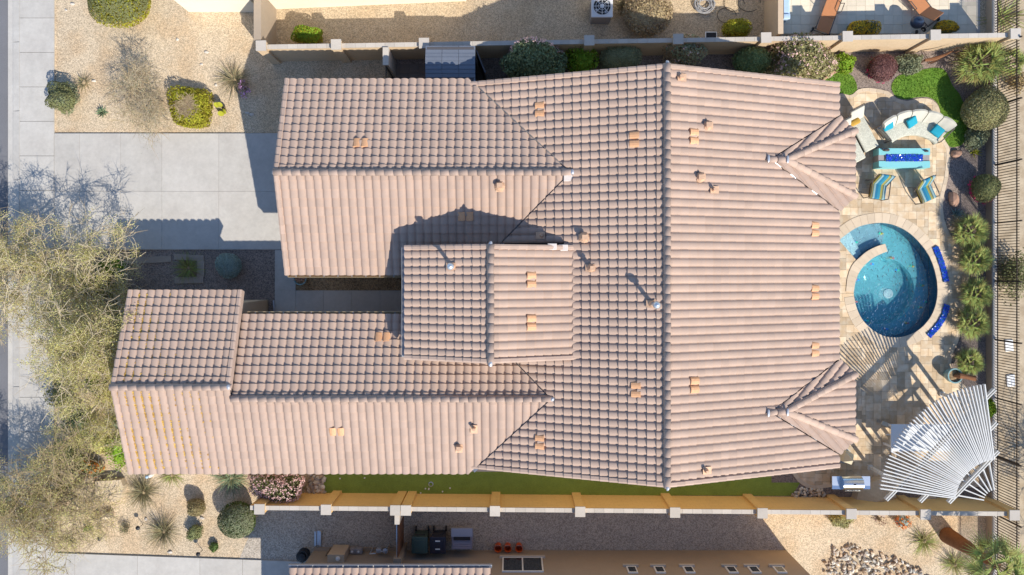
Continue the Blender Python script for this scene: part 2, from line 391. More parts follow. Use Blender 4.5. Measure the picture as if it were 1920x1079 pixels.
for j in range(ny):
    for i in range(nx):
        if used[i, j]: continue
        for w, h in rd.sample([(3,2),(2,3),(2,2),(2,2),(3,2)], 5) + rd.sample([(2,1),(1,2)], 2) + [(1,1)]:
            if not used[i:i+w, j:j+h].any(): break
        used[i:i+w, j:j+h] = True
        g = .004
        q = clip_rect(key, x0+i*U+g, x0+(i+w)*U-g, y0+j*U+g, y0+(j+h)*U-g)
        if len(q) >= 3 and area(q) > .003:
            cl = [q[0]]
            for a in q[1:]:
                if (a[0]-cl[-1][0])**2 + (a[1]-cl[-1][1])**2 > 1e-7: cl.append(a)
            if len(cl) >= 3: pieces.append((area(cl), cl))
pieces.sort(key=lambda a: -a[0])
vis = [p for p in pieces if np.mean([a[0] for a in p[1]]) > 12.9 and np.mean([a[1] for a in p[1]]) > -8.9]
big = set(id(p) for p in vis[:300]); rest = MB()
for p in pieces:
    zt = .030 + rd.uniform(-.002, .003)
    if id(p) in big: MB().prism(p[1], .013, zt).build('paver', M['trav'], patio)
    else: rest.prism(p[1], .013, zt)
o = rest.build('paver_field', M['trav_stuff'], patio); o['kind'] = 'stuff'
# pale border stones along the curved patio edge
def band(poly, wid, step, z0, z1, name, m, parent, closed=False, side=1):
    """stones of a border course along a polyline, laid to one side of it"""
    pts = [Vector(p) for p in poly]; L = [0]
    for a, b in zip(pts, pts[1:]): L.append(L[-1] + (b-a).length)
    def at(s):
        for i in range(len(L)-1):
            if s <= L[i+1] or i == len(L)-2:
                t = (s-L[i])/max(L[i+1]-L[i], 1e-6); d = (pts[i+1]-pts[i]).normalized()
                return pts[i].lerp(pts[i+1], t), Vector((-d.y, d.x))*side
    n = max(1, round(L[-1]/step)); out = []
    for k in range(n):
        a, na = at(L[-1]*k/n + .004); b, nb = at(L[-1]*(k+1)/n - .004); c, nc = at(L[-1]*(k+.5)/n)
        w = [wid]*3
        q = [a, c, b, b+nb*wid, c+nc*wid, a+na*wid]
        out.append(MB().prism([tuple(v) for v in q], z0, z1 + rd.uniform(-.002,.002)).build(name, m, parent))
    return out
band(edge[:52], .16, .33, .016, .040, 'border_stone', M['coping'], patio, side=-1)
band(edge[52:76], .16, .33, .016, .040, 'border_stone', M['coping'], patio, side=-1)
band(edge[-16:], .16, .33, .016, .040, 'border_stone', M['coping'], patio, side=-1)

# ------------------------------------------------------------------ pool
pc = P(1675,540)
pool = thing('swimming_pool', 'small round blue swimming pool with curved inner wall set in the patio', 'pool', (pc.x, pc.y, 0))
mat('plaster', (.20,.46,.49), .6, ((1.3,.10),(4,.10),(13,.20),(40,.15)))  # mid-scale mottling painted in for ripple light on the pool floor
mat('plaster_step', (.66,.68,.66), .7, ((3,.05),(30,.06)))
mat('pool_tile', (.02,.075,.13), .3, ((14,.3),))
mb = MB(); n = len(pool_poly)
ZF = -.66
mb.add([(x, y, .02) for x, y in pool_poly] + [(x, y, ZF) for x, y in pool_poly], [(i, (i+1) % n, n+(i+1) % n, n+i) for i in range(n)])
mb.build('pool_wall', M['pool_tile'], pool)
# floor with a round deeper well
cw = P(1667,546); rw = 1.50
ring = [(cw.x+rw*math.cos(2*math.pi*k/48), cw.y+rw*math.sin(2*math.pi*k/48)) for k in range(48)]
bm = bmesh.new()
def loop(pts, z):
    vs = [bm.verts.new((x-pc.x, y-pc.y, z)) for x, y in pts]; return vs, [bm.edges.new((vs[i-1], vs[i])) for i in range(len(vs))]
va, ea = loop(pool_poly, ZF); vb, eb = loop(ring, ZF)
bmesh.ops.triangle_fill(bm, use_beauty=True, edges=ea+eb)
ZD = ZF-.40
vc, ec = loop(ring, ZD)
for i in range(48): bm.faces.new((vb[i-1], vb[i], vc[i], vc[i-1]))
bm.faces.new(vc)
for f in list(bm.faces):
    c = f.calc_center_median()
    if abs(c.z-ZF) < .01 and (Vector((c.x+pc.x, c.y+pc.y))-Vector((cw.x, cw.y))).length < rw*.9 and len(f.verts) == 3: bm.faces.remove(f)
bmesh.ops.recalc_face_normals(bm, faces=bm.faces)
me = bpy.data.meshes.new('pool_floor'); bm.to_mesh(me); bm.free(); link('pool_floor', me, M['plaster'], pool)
# steps and shallow ledge in the entry
A, B = Vector(P(1572.5,450.6)[:2]), Vector(P(1605,488)[:2])
C1, D1 = Vector(P(1586,440)[:2]), Vector(P(1612,482)[:2])
C2, D2 = Vector(P(1596,433)[:2]), Vector(P(1619,475.5)[:2])
C3, D3 = Vector(P(1655.7,418.5)[:2]), Vector(P(1660,460)[:2])
MB().prism([tuple(A), tuple(B), tuple(D1), tuple(C1)], ZF, -.11).build('step', M['plaster_step'], pool)
MB().prism([tuple(C1), tuple(D1), tuple(D2), tuple(C2)], ZF, -.17).build('step', M['plaster_step'], pool)
led = [tuple(D2)] + [q for q in pxpoly([(1626,471),(1643,462.5),(1659,457.5)])] + [q for q in pxpoly([(1664,440),(1655,418.5),(1631.6,420),(1607,426.5)])] + [tuple(C2)]
mat('plaster_ledge', (.34,.44,.47), .6, ((3,.06),(30,.08)))
MB().prism(led, ZF, -.24).build('ledge', M['plaster_ledge'], pool)
# coping: radial stones round the opening, and the free-standing curved wall
cop_line = smooth_loop(pxpoly(pool_px[:25]), 3, False)
band(cop_line[:60], .44, .30, .02, .046, 'coping_stone', M['coping'], pool, side=1)
wl = smooth_loop(pxpoly([(1600,547),(1604,525),(1614.7,503.6),(1634,485.5),(1651,476.5),(1663,472)]), 3, False)
wo = smooth_loop(pxpoly([(1585,547),(1588,520),(1597,497),(1612,482),(1624,472),(1641,463),(1658.5,457.5)]), 3, False)
def resample(poly, n):
    pts = [Vector(p) for p in poly]; L = [0]
    for a, b in zip(pts, pts[1:]): L.append(L[-1]+(b-a).length)
    out = []
    for k in range(n+1):
        s = L[-1]*k/n; i = max(j for j in range(len(L)-1) if L[j] <= s+1e-9); out.append(pts[i].lerp(pts[i+1], (s-L[i])/(L[i+1]-L[i])))
    return out
wa, wb = resample(wl, 24), resample(wo, 24)
for k in range(0, 24, 2):
    q = [wa[k], wa[k+1], wa[k+2], wb[k+2], wb[k+1], wb[k]]
    c = sum((v for v in q), Vector((0,0)))/6
    MB().prism([tuple(c+(v-c)*.985) for v in q], .02, .06).build('coping_stone', M['coping'], pool)
# water
wm = bpy.data.materials.new('water'); wm.use_nodes = True; N = wm.node_tree.nodes; Lk = wm.node_tree.links
for nn in list(N):
    if nn.type != 'OUTPUT_MATERIAL': N.remove(nn)
tr = N.new('ShaderNodeBsdfTransparent'); tr.inputs[0].default_value = (.76,.93,.97,1)
rf = N.new('ShaderNodeBsdfRefraction'); rf.inputs['Color'].default_value = (.62,.90,.97,1); rf.inputs['IOR'].default_value = 1.33; rf.inputs['Roughness'].default_value = 0.02
gl = N.new('ShaderNodeBsdfGlossy'); gl.inputs['Roughness'].default_value = .04
fr = N.new('ShaderNodeFresnel'); fr.inputs['IOR'].default_value = 1.33
no = N.new('ShaderNodeTexNoise'); no.inputs['Scale'].default_value = 7; no.inputs['Detail'].default_value = 1.5; no.inputs['Distortion'].default_value = .6
bu = N.new('ShaderNodeBump'); bu.inputs['Strength'].default_value = .8; bu.inputs['Distance'].default_value = .08
ge = N.new('ShaderNodeNewGeometry'); Lk.new(ge.outputs['Position'], no.inputs['Vector']); Lk.new(no.outputs['Fac'], bu.inputs['Height'])
m1 = N.new('ShaderNodeMixShader'); m1.inputs[0].default_value = .3; m2 = N.new('ShaderNodeMixShader')
for sh in (rf, gl, fr): Lk.new(bu.outputs[0], sh.inputs['Normal'])
Lk.new(tr.outputs[0], m1.inputs[1]); Lk.new(rf.outputs[0], m1.inputs[2])
Lk.new(fr.outputs[0], m2.inputs[0]); Lk.new(m1.outputs[0], m2.inputs[1]); Lk.new(gl.outputs[0], m2.inputs[2])
Lk.new(m2.outputs[0], N['Material Output'].inputs[0])
MB().add([(x, y, -.07) for x, y in pool_poly], [tuple(range(n))][::1]).build('water', wm, pool)
# mosaic fish and drain
mats_m = [mat('mosaic_a', (.9,.55,.05), .4), mat('mosaic_b', (.05,.75,.45), .4), mat('mosaic_c', (.05,.35,.9), .4), mat('mosaic_d', (.85,.15,.15), .4)]
for k, (x, y) in enumerate([(1653,438.5),(1605.5,454.5),(1636,495.5),(1674,484.5),(1711.5,500),(1683.5,507.5),(1609,525),(1605.5,566),(1730,536),(1626,602),(1662,617.5),(1701.5,606.5),(1726,577),(1735,566.5)]):
    z = -.22 if k < 2 else ZF+.02
    p = P(x, y, z); mm = MB().blob((p.x, p.y, z+.01), (.085,.055,.02), k, .2, 1).build('mosaic_tile', mats_m[k % 4], pool)
    MB().blob((p.x-.08, p.y+.02, z+.012), (.05,.06,.02), k+50, .2, 1).build('mosaic_tail', mats_m[(k+1) % 4], pool)
mb = MB(); p = P(1665,551,ZD); mb.lathe([(.22,0),(.22,.03),(.14,.05),(.02,.05)], (p.x, p.y, ZD), 16); mb.build('drain', M['white'], pool)
# ------------------------------------------------------------------ the house
PIT = 1/3; TW = .31; EXPO = .325; RH = Vector
MRX, MRZ = 5.55, 5.5; MLX, MRRX = -1.6, 12.86; MY0, MY1 = -7.77, 7.35
GY0, GY1, GXL = -.19, 7.48, -8.9; GYR = (GY0+GY1)/2; GZE = 3.10; GZR = GZE+(GY1-GYR)*PIT
WY0, WY1, WXL = -8.0, -1.765, -10.62; WYR = (WY0+WY1)/2; WZE = 3.10; WZR = WZE+(WY1-WYR)*PIT
CY1, CXL = -.82, -15.05; CYR = (WY0+CY1)/2; CZR = WZE+(CY1-CYR)*PIT
TX0, TXR, TX1, TY0, TY1 = -4.0, -.77, 2.55, -3.34, .885; TZR = 5.44; TZE = TZR-(TXR-TX0)*PIT
MZE = MRZ-(MRRX-MRX)*PIT
main_z = lambda x: MRZ - abs(x-MRX)*PIT
roof_fn = [  # (x0,x1,y0,y1,function)
 ('ml', MLX, MRX, MY0, MY1, lambda x, y: main_z(x)), ('mr', MRX, MRRX, MY0, MY1, lambda x, y: main_z(x)),
 ('gn', GXL, 2.4, GYR, GY1, lambda x, y: GZR-(y-GYR)*PIT), ('gs', GXL, 2.4, GY0, GYR, lambda x, y: GZR-(GYR-y)*PIT),
 ('wn', WXL, 1.6, WYR, WY1, lambda x, y: WZR-(y-WYR)*PIT), ('ws', WXL, 1.6, WY0, WYR, lambda x, y: WZR-(WYR-y)*PIT),
 ('cn', CXL, WXL, CYR, CY1, lambda x, y: CZR-(y-CYR)*PIT), ('cs', CXL, WXL, WY0, CYR, lambda x, y: CZR-(CYR-y)*PIT),
 ('tl', TX0, TXR, TY0, TY1, lambda x, y: TZR-(TXR-x)*PIT), ('tr', TXR, TX1, TY0, TY1, lambda x, y: TZR-(x-TXR)*PIT)]
BE, BXE, BW, BP = 3.05, 13.5, 1.28, .294            # bay eave height, eave line, half width
def bay_fn(yc):
    return lambda x, y: min(BE+BP*(BXE-x), BE+BP*((BXE+BW)-(x+(y-yc)))/math.sqrt(2), BE+BP*((BXE+BW)-(x-(y-yc)))/math.sqrt(2))
BAYS = [4.18, -5.40]
for yc in BAYS: roof_fn.append(('bay', 9.6, BXE, yc-2.4, yc+2.4, bay_fn(yc)))
def roof_h(x, y, skip=()):
    z = -1
    for nm, x0, x1, y0, y1, f in roof_fn:
        if nm not in skip and x0-.001 <= x <= x1+.001 and y0-.001 <= y <= y1+.001: z = max(z, f(x, y))
    return z
def on_roof(px, py):
    z = 4.0
    for _ in range(12):
        p = P(px, py, z); h = roof_h(p.x, p.y); z = h if h > 0 else z
    return P(px, py, z)

house = thing('house', 'beige stucco house under a large pinkish tan barrel tile roof, centre of the photo', 'house', (0, 0, 0))
# walls: gabled blocks under the roof planes
def gable_x(x0, x1, y0, y1, yr, ze, zr):   # ridge along x
    dz = .16
    v = [(x, y, z) for x in (x0, x1) for y, z in ((y0,0),(y1,0),(y1,ze-dz),(yr,zr-dz),(y0,ze-dz))]
    return MB().add(v, [(4,3,2,1,0),(5,6,7,8,9),(0,1,6,5),(1,2,7,6),(2,3,8,7),(3,4,9,8),(4,0,5,9)])
def gable_y(x0, x1, y0, y1, xr, ze, zr):
    dz = .16
    v = [(x, y, z) for y in (y0, y1) for x, z in ((x0,0),(x1,0),(x1,ze-dz),(xr,zr-dz),(x0,ze-dz))]
    return MB().add(v, [(0,1,2,3,4),(9,8,7,6,5),(0,5,6,1),(1,6,7,2),(2,7,8,3),(3,8,9,4),(4,9,5,0)])
ov = .5; oz = ov*PIT
gable_y(MLX+ov, MRRX-ov-.4, MY0+.35, MY1-.35, MRX, MZE+oz, MRZ).build('wall', M['stucco'], house)
gable_x(GXL+.35, MLX+1.2, GY0+ov, GY1-ov, GYR, GZE+oz, GZR).build('wall', M['stucco'], house)
gable_x(WXL+.2, MLX+1.2, WY0+ov, WY1-ov, WYR, WZE+oz, WZR).build('wall', M['stucco'], house)
gable_x(CXL+.35, WXL-.1, WY0+ov-.005, CY1-ov, CYR, WZE+oz, CZR).build('wall', M['stucco'], house)
gable_y(TX0+.3, TXR+2.6, TY0+.25, TY1-.25, TXR, TZE+.1, TZR).build('wall', M['stucco'], house)
# garage door, and columns carrying the two bays
gd = MB().box(GXL+.29, GXL+.352, 1.3, 6.1, .08, 2.35).build('garage_door', mat('door_tan', (.45,.34,.22), .6, ((3,.04),)), house)
for k in range(4): MB().box(GXL+.26, GXL+.292, 1.36, 6.04, .12+k*.56, .12+k*.56+.50).build('door_panel', M['door_tan'], gd)
for yc in BAYS:
    for sy in (-1, 1):
        c = MB().box(12.75, 13.1, yc+sy*1.15-.18, yc+sy*1.15+.18, 0, 2.9).build('column', M['stucco'], house)
        MB().box(12.70, 13.15, yc+sy*1.15-.23, yc+sy*1.15+.23, 0.03, .25).build('column_base', M['cream'], c)

# decks: a slab under every plane
deck = MB(); TH = .07
def slab(pts):
    n = len(pts); lo = [(x, y, z-TH-.05) for x, y, z in pts]; hi = [(x, y, z-.05) for x, y, z in pts]
    a = sum(pts[i-1][0]*pts[i][1]-pts[i][0]*pts[i-1][1] for i in range(n))
    if a < 0: lo, hi = lo[::-1], hi[::-1]
    deck.add(lo+hi, [tuple(range(n-1,-1,-1)), tuple(range(n, 2*n))]+[(i,(i+1)%n,n+(i+1)%n,n+i) for i in range(n)])
e = .03
for nm, x0, x1, y0, y1, f in roof_fn:
    if nm == 'bay': continue
    x0 += e*(nm in ('ml','gn','gs','wn','ws','cn','cs','tl')); x1 -= e*(nm in ('mr',)); 
    if nm in ('ml','mr','tl','tr'): y0 += e; y1 -= e
    if nm in ('gn','wn','cn'): y1 -= e
    if nm in ('gs','ws','cs'): y0 += e
    slab([(x0,y0,f(x0,y0)),(x1,y0,f(x1,y0)),(x1,y1,f(x1,y1)),(x0,y1,f(x0,y1))])
SQ = math.sqrt(2)
for yc in BAYS:
    f = bay_fn(yc); u = BW/(SQ-1); xp1 = BXE-u
    # ridge start where the bay meets the main slope
    xp0 = ((BE+BP*(BXE+BW)/SQ)-(MRZ+MRX*PIT))/(BP/SQ-PIT)
    c0 = (xp0, yc, f(xp0, yc)); c1 = (xp1, yc, f(xp1, yc)); ea = .02
    en = (BXE-ea, yc+BW, BE); es = (BXE-ea, yc-BW, BE)
    xm = MRRX-.05; wn = (xm, yc+BW+(BXE-xm)-ea, BE); ws = (xm, yc-BW-(BXE-xm)+ea, BE)
    slab([c1, es, en]); slab([c0, c1, en, wn]); slab([c0, ws, es, c1])
roof = deck.build('roof', M['deck'], house)

# barrel tile: pan + barrel, open butt with a lip
prof = [(0,.006),(.024,-.004),(.042,.004),(.056,.026),(.09,.047),(.14,.058),(.20,.058),(.25,.048),(.286,.028),(.302,.008),(.312,.006)]
def tile_arrays(tl=EXPO/math.cos(math.atan(PIT))+.05):
    v = []; n = len(prof)
    for t, up in ((0,.062),(tl,.004)):
        v += [(s, t, h+up) for s, h in prof]
    v += [(s, .004, h+up_-.06) for (s, h), up_ in zip(prof, [.062]*n)]
    v += [(s, .0, h+.062) for s, h in prof]
    f = [(i, i+1, n+i+1, n+i) for i in range(n-1)] + [(2*n+i, 2*n+i+1, 3*n+i+1, 3*n+i) for i in range(n-1)]
    return np.array(v), np.array(f)
TV, TF = tile_arrays()
tile_me = bpy.data.meshes.new('tile'); tile_me.from_pydata([tuple(v) for v in TV], [], [tuple(f) for f in TF]); tile_me.update()
tile_me.materials.append(M['tile']); tile_me.polygons.foreach_set('use_smooth', [i < len(prof)-1 for i in range(len(TF))])
cand = []; field = []      # whole tiles (height, matrix), and cut ones kept as arrays
def tiles(e0, a, u, L, run, clips, skip, zoff=0.0, hide=True, pit=PIT):
    """e0: eave corner, a: unit along eave, u: unit up-slope (plan), L: eave length, run: plan run, clips: [(point, outward normal)]"""
    e0 = Vector(e0); a = Vector((a[0], a[1], 0)); u = Vector((u[0], u[1], 0)); U3 = Vector((u.x, u.y, pit)).normalized(); nn = a.cross(U3).normalized()
    if nn.z < 0: nn = -nn
    nc = round(L/TW); w = L/nc; nr = math.ceil(run/EXPO); sx = w/TW
    cuts = MB(); bm = None
    for r in range(nr):
        for c in range(nc):
            org = e0 + a*(c*w) + u*(r*EXPO) + Vector((0,0,r*EXPO*pit + zoff))
            jr = random.Random(r*1009+c); org += nn*jr.uniform(-.004,.004)+U3*jr.uniform(-.006,.006)
            ctr = org + a*(w/2) + u*(EXPO/2)
            if hide and roof_h(ctr.x, ctr.y, skip) > ctr.z+EXPO/2*pit+.14: continue
            corners = [org+a*(w*p)+u*((EXPO+.05)*q) for p in (0,1) for q in (0,1)]
            st = 0; drop = False
            for pt, no in clips:
                ds = [(k-Vector(pt)).dot(Vector(no)) for k in corners]
                if min(ds) > -.015: drop = True; break
                if max(ds) > .03: st = 1
            if drop: continue
            m4 = Matrix(((a.x*sx, U3.x, nn.x, org.x),(a.y*sx, U3.y, nn.y, org.y),(a.z*sx, U3.z, nn.z, org.z),(0,0,0,1)))
            if a.cross(U3).z < 0:
                m4 = m4
            flip = a.cross(U3).dot(nn) < 0
            if flip:  # mirror so that the frame stays right-handed: run columns from the other end
                o2 = org + a*w; m4 = Matrix(((-a.x*sx, U3.x, nn.x, o2.x),(-a.y*sx, U3.y, nn.y, o2.y),(0, U3.z, nn.z, o2.z),(0,0,0,1)))
            if st == 0: cand.append((ctr.z, m4))
            else:
                V = np.c_[TV, np.ones(len(TV))] @ np.array(m4).T
                if bm is None: bm = bmesh.new()
                vs = [bm.verts.new(q[:3]) for q in V]
                for f in TF: bm.faces.new([vs[i] for i in f])
    if bm is not None:
        for pt, no in clips:
            bmesh.ops.bisect_plane(bm, geom=bm.verts[:]+bm.edges[:]+bm.faces[:], plane_co=pt, plane_no=no, clear_outer=True)
        me = bpy.data.meshes.new('cut'); bm.to_mesh(me); bm.free(); field.append(me)
X, Y = (1,0), (0,1); NX_, NY_ = (-1,0), (0,-1)
rk = .14   # rake tiles cover the outer edge
VG = .02     # half width of the open valley
def halfplane(p, q, keep):
    """clip along the line p-q, keeping the side of point keep and stopping VG short of the line"""
    p, q, k = Vector(p).to_3d(), Vector(q).to_3d(), Vector(keep).to_3d(); d = (q-p).normalized(); n = Vector((-d.y, d.x, 0))
    if (k-p).dot(n) > 0: n = -n
    return (tuple(p-n*VG), tuple(n))
GAX = MRX-(MRZ-GZR)*3; WAX = MRX-(MRZ-WZR)*3
vg = lambda y: (MRX-(MRZ-(GZR-abs(y-GYR)*PIT))*3, y); vw = lambda y: (MRX-(MRZ-(WZR-abs(y-WYR)*PIT))*3, y)
top = ((MRX-.05,0,0),(1,0,0)); full = (MLX,MY0+rk,main_z(MLX)); LM = MY1-MY0-2*rk
tiles(full, Y, X, LM, MRX-MLX, [top, ((0,GYR,0),(0,-1,0)), halfplane((GAX,GYR), vg(GY1), (5,6))], ('ml',))
tiles(full, Y, X, LM, MRX-MLX, [top, ((0,GYR,0),(0,1,0)), ((0,WYR,0),(0,-1,0)), halfplane((GAX,GYR), vg(GY0), (5,0)), halfplane((WAX,WYR), vw(WY1), (5,0))], ('ml',))
tiles(full, Y, X, LM, MRX-MLX, [top, ((0,WYR,0),(0,1,0)), halfplane((WAX,WYR), vw(WY0), (5,-7))], ('ml',))
topr = ((MRX+.05,0,0),(-1,0,0)); fullr = (MRRX,MY0+rk,MZE)
BX0 = ((BE+BP*(BXE+BW)/SQ)-(MRZ+MRX*PIT))/(BP/SQ-PIT); BA = BP/SQ
def bv(yc, sg): return ((BX0, yc), (BX0+3.0, yc+sg*3.0*(PIT-BA)/BA))      # valley of a bay
ya, yb = BAYS
tiles(fullr, Y, NX_, LM, MRRX-MRX, [topr, ((0,ya,0),(0,-1,0)), halfplane(*bv(ya,1), (8,7))], ('mr','bay'))
tiles(fullr, Y, NX_, LM, MRRX-MRX, [topr, ((0,ya,0),(0,1,0)), ((0,yb,0),(0,-1,0)), halfplane(*bv(ya,-1), (8,0)), halfplane(*bv(yb,1), (8,0))], ('mr','bay'))
tiles(fullr, Y, NX_, LM, MRRX-MRX, [topr, ((0,yb,0),(0,1,0)), halfplane(*bv(yb,-1), (8,-7.5))], ('mr','bay'))
tiles((GXL+rk,GY1,GZE), X, NY_, 2.4-GXL, GY1-GYR, [((0,GYR+.05,0),(0,-1,0)), halfplane((GAX,GYR), vg(GY1), (-6,6))], ('gn','ml'))
tiles((GXL+rk,GY0,GZE), X, Y, 2.4-GXL, GYR-GY0, [((0,GYR-.05,0),(0,1,0)), halfplane((GAX,GYR), vg(GY0), (-6,1))], ('gs','ml'))
tiles((WXL,WY1,WZE), X, NY_, 1.6-WXL, WY1-WYR, [((0,WYR+.05,0),(0,-1,0)), halfplane((WAX,WYR), vw(WY1), (-6,-3))], ('wn','ml'))
tiles((WXL,WY0,WZE), X, Y, 1.6-WXL, WYR-WY0, [((0,WYR-.05,0),(0,1,0)), halfplane((WAX,WYR), vw(WY0), (-6,-7))], ('ws','ml'))
tiles((CXL+rk,CY1,WZE), X, NY_, WXL-CXL-rk-.1, CY1-CYR, [((0,CYR+.05,0),(0,-1,0))], ('cn',))
tiles((CXL+rk,WY0,WZE), X, Y, WXL-CXL-rk, CYR-WY0, [((0,CYR-.05,0),(0,1,0))], ('cs',))
tiles((TX0,TY0+rk,TZE), Y, X, TY1-TY0-2*rk, TXR-TX0, [((TXR-.05,0,0),(1,0,0))], ('tl',))
tiles((TX1+.2,TY0+rk,TZR-(TX1+.2-TXR)*PIT), Y, NX_, TY1-TY0-2*rk, TX1+.2-TXR, [((TXR+.05,0,0),(-1,0,0))], ('tr',))
for yc in BAYS:
    f = bay_fn(yc); xp1 = BXE-BW/(SQ-1); a22 = R(22.5)
    hipn = Vector((math.sin(a22), -math.cos(a22), 0))   # normal of the NE hip line pointing south-east
    h1 = (xp1, yc, 0)
    tiles((BXE,yc-BW-.05,BE), Y, NX_, 2*BW+.1, BXE-xp1, [(h1,(-math.sin(a22),math.cos(a22),0)),(h1,(-math.sin(a22),-math.cos(a22),0))], ('bay','mr'), hide=False, pit=BP)
    L = 4.96
    for sg in (1, -1):
        ed = Vector((1,-sg,0))/SQ; up = (-1/SQ,-sg/SQ); st = Vector((BXE, yc+sg*BW, BE)) - ed*L
        tiles(st, ed, up, L, 3.3, [(h1,(math.sin(a22),-sg*math.cos(a22),0)), ((0,yc+sg*.02,0),(0,-sg,0)), halfplane(*bv(yc,sg), (13.2,yc+sg*.9))], ('bay','mr'), pit=BP)
cand.sort(key=lambda c: -c[0])
for z, m4 in cand[:300]:
    o = link('tile', tile_me, None, roof); o.matrix_basis = m4
ms = np.array([np.array(m) for z, m in cand[300:]])
VV = np.einsum('nij,kj->nki', ms, np.c_[TV, np.ones(len(TV))])[:, :, :3].reshape(-1, 3)
FF = (TF[None] + (np.arange(len(ms))*len(TV))[:, None, None]).reshape(-1, 4)
me = np_mesh('tile_field', VV, FF)
me.polygons.foreach_set('use_smooth', np.tile(np.arange(len(TF)) < len(prof)-1, len(ms)))
o = link('tile_field', me, M['tile'], roof); o['kind'] = 'stuff'
bm = bmesh.new()
for me in field: bm.from_mesh(me)
me = bpy.data.meshes.new('cut_tile_field'); bm.to_mesh(me); bm.free()
o = link('cut_tile_field', me, M['tile'], roof); o['kind'] = 'stuff'

# ridge caps: tapered half-rounds
def cap_mesh(name, r0, r1, ln, n=8):
    mb = MB(); v = []
    for x, r, up in ((0, r0, .012), (ln, r1, -.012)):
        v += [(x, -r*math.cos(math.pi*k/n), r*.85*math.sin(math.pi*k/n)+up) for k in range(n+1)]
    v += [(0.004, -(r0-.025)*math.cos(math.pi*k/n), (r0-.03)*.85*math.sin(math.pi*k/n)) for k in range(n+1)]
    m = n+1
    f = [(k, m+k, m+k+1, k+1) for k in range(n)] + [(2*m+k, k, k+1, 2*m+k+1) for k in range(n)]
    me = bpy.data.meshes.new(name); me.from_pydata(v, [], f); me.update(); me.materials.append(M['ridge'])
    me.polygons.foreach_set('use_smooth', [i < n for i in range(2*n)]); return me
ridge_me = cap_mesh('ridge_cap', .138, .118, .40)
def ridge(p0, p1, up=.075, name='ridge_cap'):
    p0, p1 = Vector(p0), Vector(p1); d = p1-p0; n = max(1, round(d.length/.345)); d.normalize()
    y = Vector((0,0,1)).cross(d).normalized(); z = d.cross(y)
    for k in range(n):
        q = p0 + (p1-p0)*k/n + z*(up+rd.uniform(-.004,.004)) + y*rd.uniform(-.006,.006)
        o = link(name, ridge_me, None, roof)
        o.matrix_basis = Matrix(((d.x,y.x,z.x,q.x),(d.y,y.y,z.y,q.y),(d.z,y.z,z.z,q.z),(0,0,0,1)))
ridge((MRX,MY1+.02,MRZ), (MRX,MY0,MRZ)); ridge((GXL-.02,GYR,GZR), (MRX-(MRZ-GZR)*3,GYR,GZR)); ridge((WXL+.02,WYR,WZR), (MRX-(MRZ-WZR)*3,WYR,WZR))
ridge((CXL-.02,CYR,CZR), (WXL+.05,CYR,CZR)); ridge((TXR,TY1+.02,TZR), (TXR,TY0-.02,TZR))
for yc in BAYS:
    f = bay_fn(yc); xp1 = BXE-BW/(SQ-1); xp0 = ((BE+BP*(BXE+BW)/SQ)-(MRZ+MRX*PIT))/(BP/SQ-PIT)
    ridge((xp0-.15,yc,f(xp0-.15,yc)), (xp1,yc,f(xp1,yc)), name='hip_cap')
    for sg in (-1, 1): ridge((BXE+.03,yc+sg*(BW+.012),BE), (xp1+.1,yc+sg*.04,f(xp1+.1,yc)), name='hip_cap')
    for xx in (xp0-.14, xp1+.02):
        z = f(xx, yc); MB().blob((xx, yc, z+.20), (.06,.13,.03), 3, .2, 2).build('ridge_seal', M['lead'], roof, True)
# rake tiles: L-shaped verge pieces stepping up the gable edges
def rake(p0, p1, out):
    p0, p1 = Vector(p0), Vector(p1); d = p1-p0; n = max(1, round(d.length/.35)); L = d.length/n; d.normalize(); out = Vector(out)
    z = out.cross(d).normalized(); z = z if z.z > 0 else -z
    key = 'rake%.3f' % L
    if key not in bpy.data.meshes:
        t0, t1 = .075, .04
        v = []
        for x, t in ((0,t0),(L+.05,t1)):
            v += [(x,-.17,t*.5),(x,-.13,t+.045),(x,-.03,t+.055),(x,.03,t+.03),(x,.035,-.16),(x,.015,-.16)]
        f = [(i, 6+i, 7+i, i+1) for i in range(5)] + [(0,1,2,3,4,5)]
        me = bpy.data.meshes.new(key); me.from_pydata(v, [], f); me.update(); me.materials.append(M['ridge'])
    me = bpy.data.meshes[key]
    for k in range(n):
        q = p0 + d*(L*k) + Vector((0,0,rd.uniform(0,.008)))
        o = link('rake_tile', me, None, roof)
        o.matrix_basis = Matrix(((d.x,out.x,z.x,q.x),(d.y,out.y,z.y,q.y),(d.z,out.z,z.z,q.z),(0,0,0,1)))
for y, s in ((MY0,-1),(MY1,1)):
    rake((MRRX,y,MZE), (MRX,y,MRZ), (0,s,0)); rake((MLX,y,main_z(MLX)), (MRX,y,MRZ), (0,s,0))
rake((GXL,GY1,GZE), (GXL,GYR,GZR), NX_+(0,)); rake((GXL,GY0,GZE), (GXL,GYR,GZR), NX_+(0,))
rake((CXL,CY1,WZE), (CXL,CYR,CZR), NX_+(0,)); rake((CXL,WY0,WZE), (CXL,CYR,CZR), NX_+(0,))
rake((WXL,CY1,WZE+.02), (WXL,CYR,CZR+.02), (1,0,0))
for y, s in ((TY0,-1),(TY1,1)):
    rake((TX0,y,TZE), (TXR,y,TZR), (0,s,0)); rake((TX1-.05,y,TZR-(TX1-.05-TXR)*PIT), (TXR,y,TZR), (0,s,0))
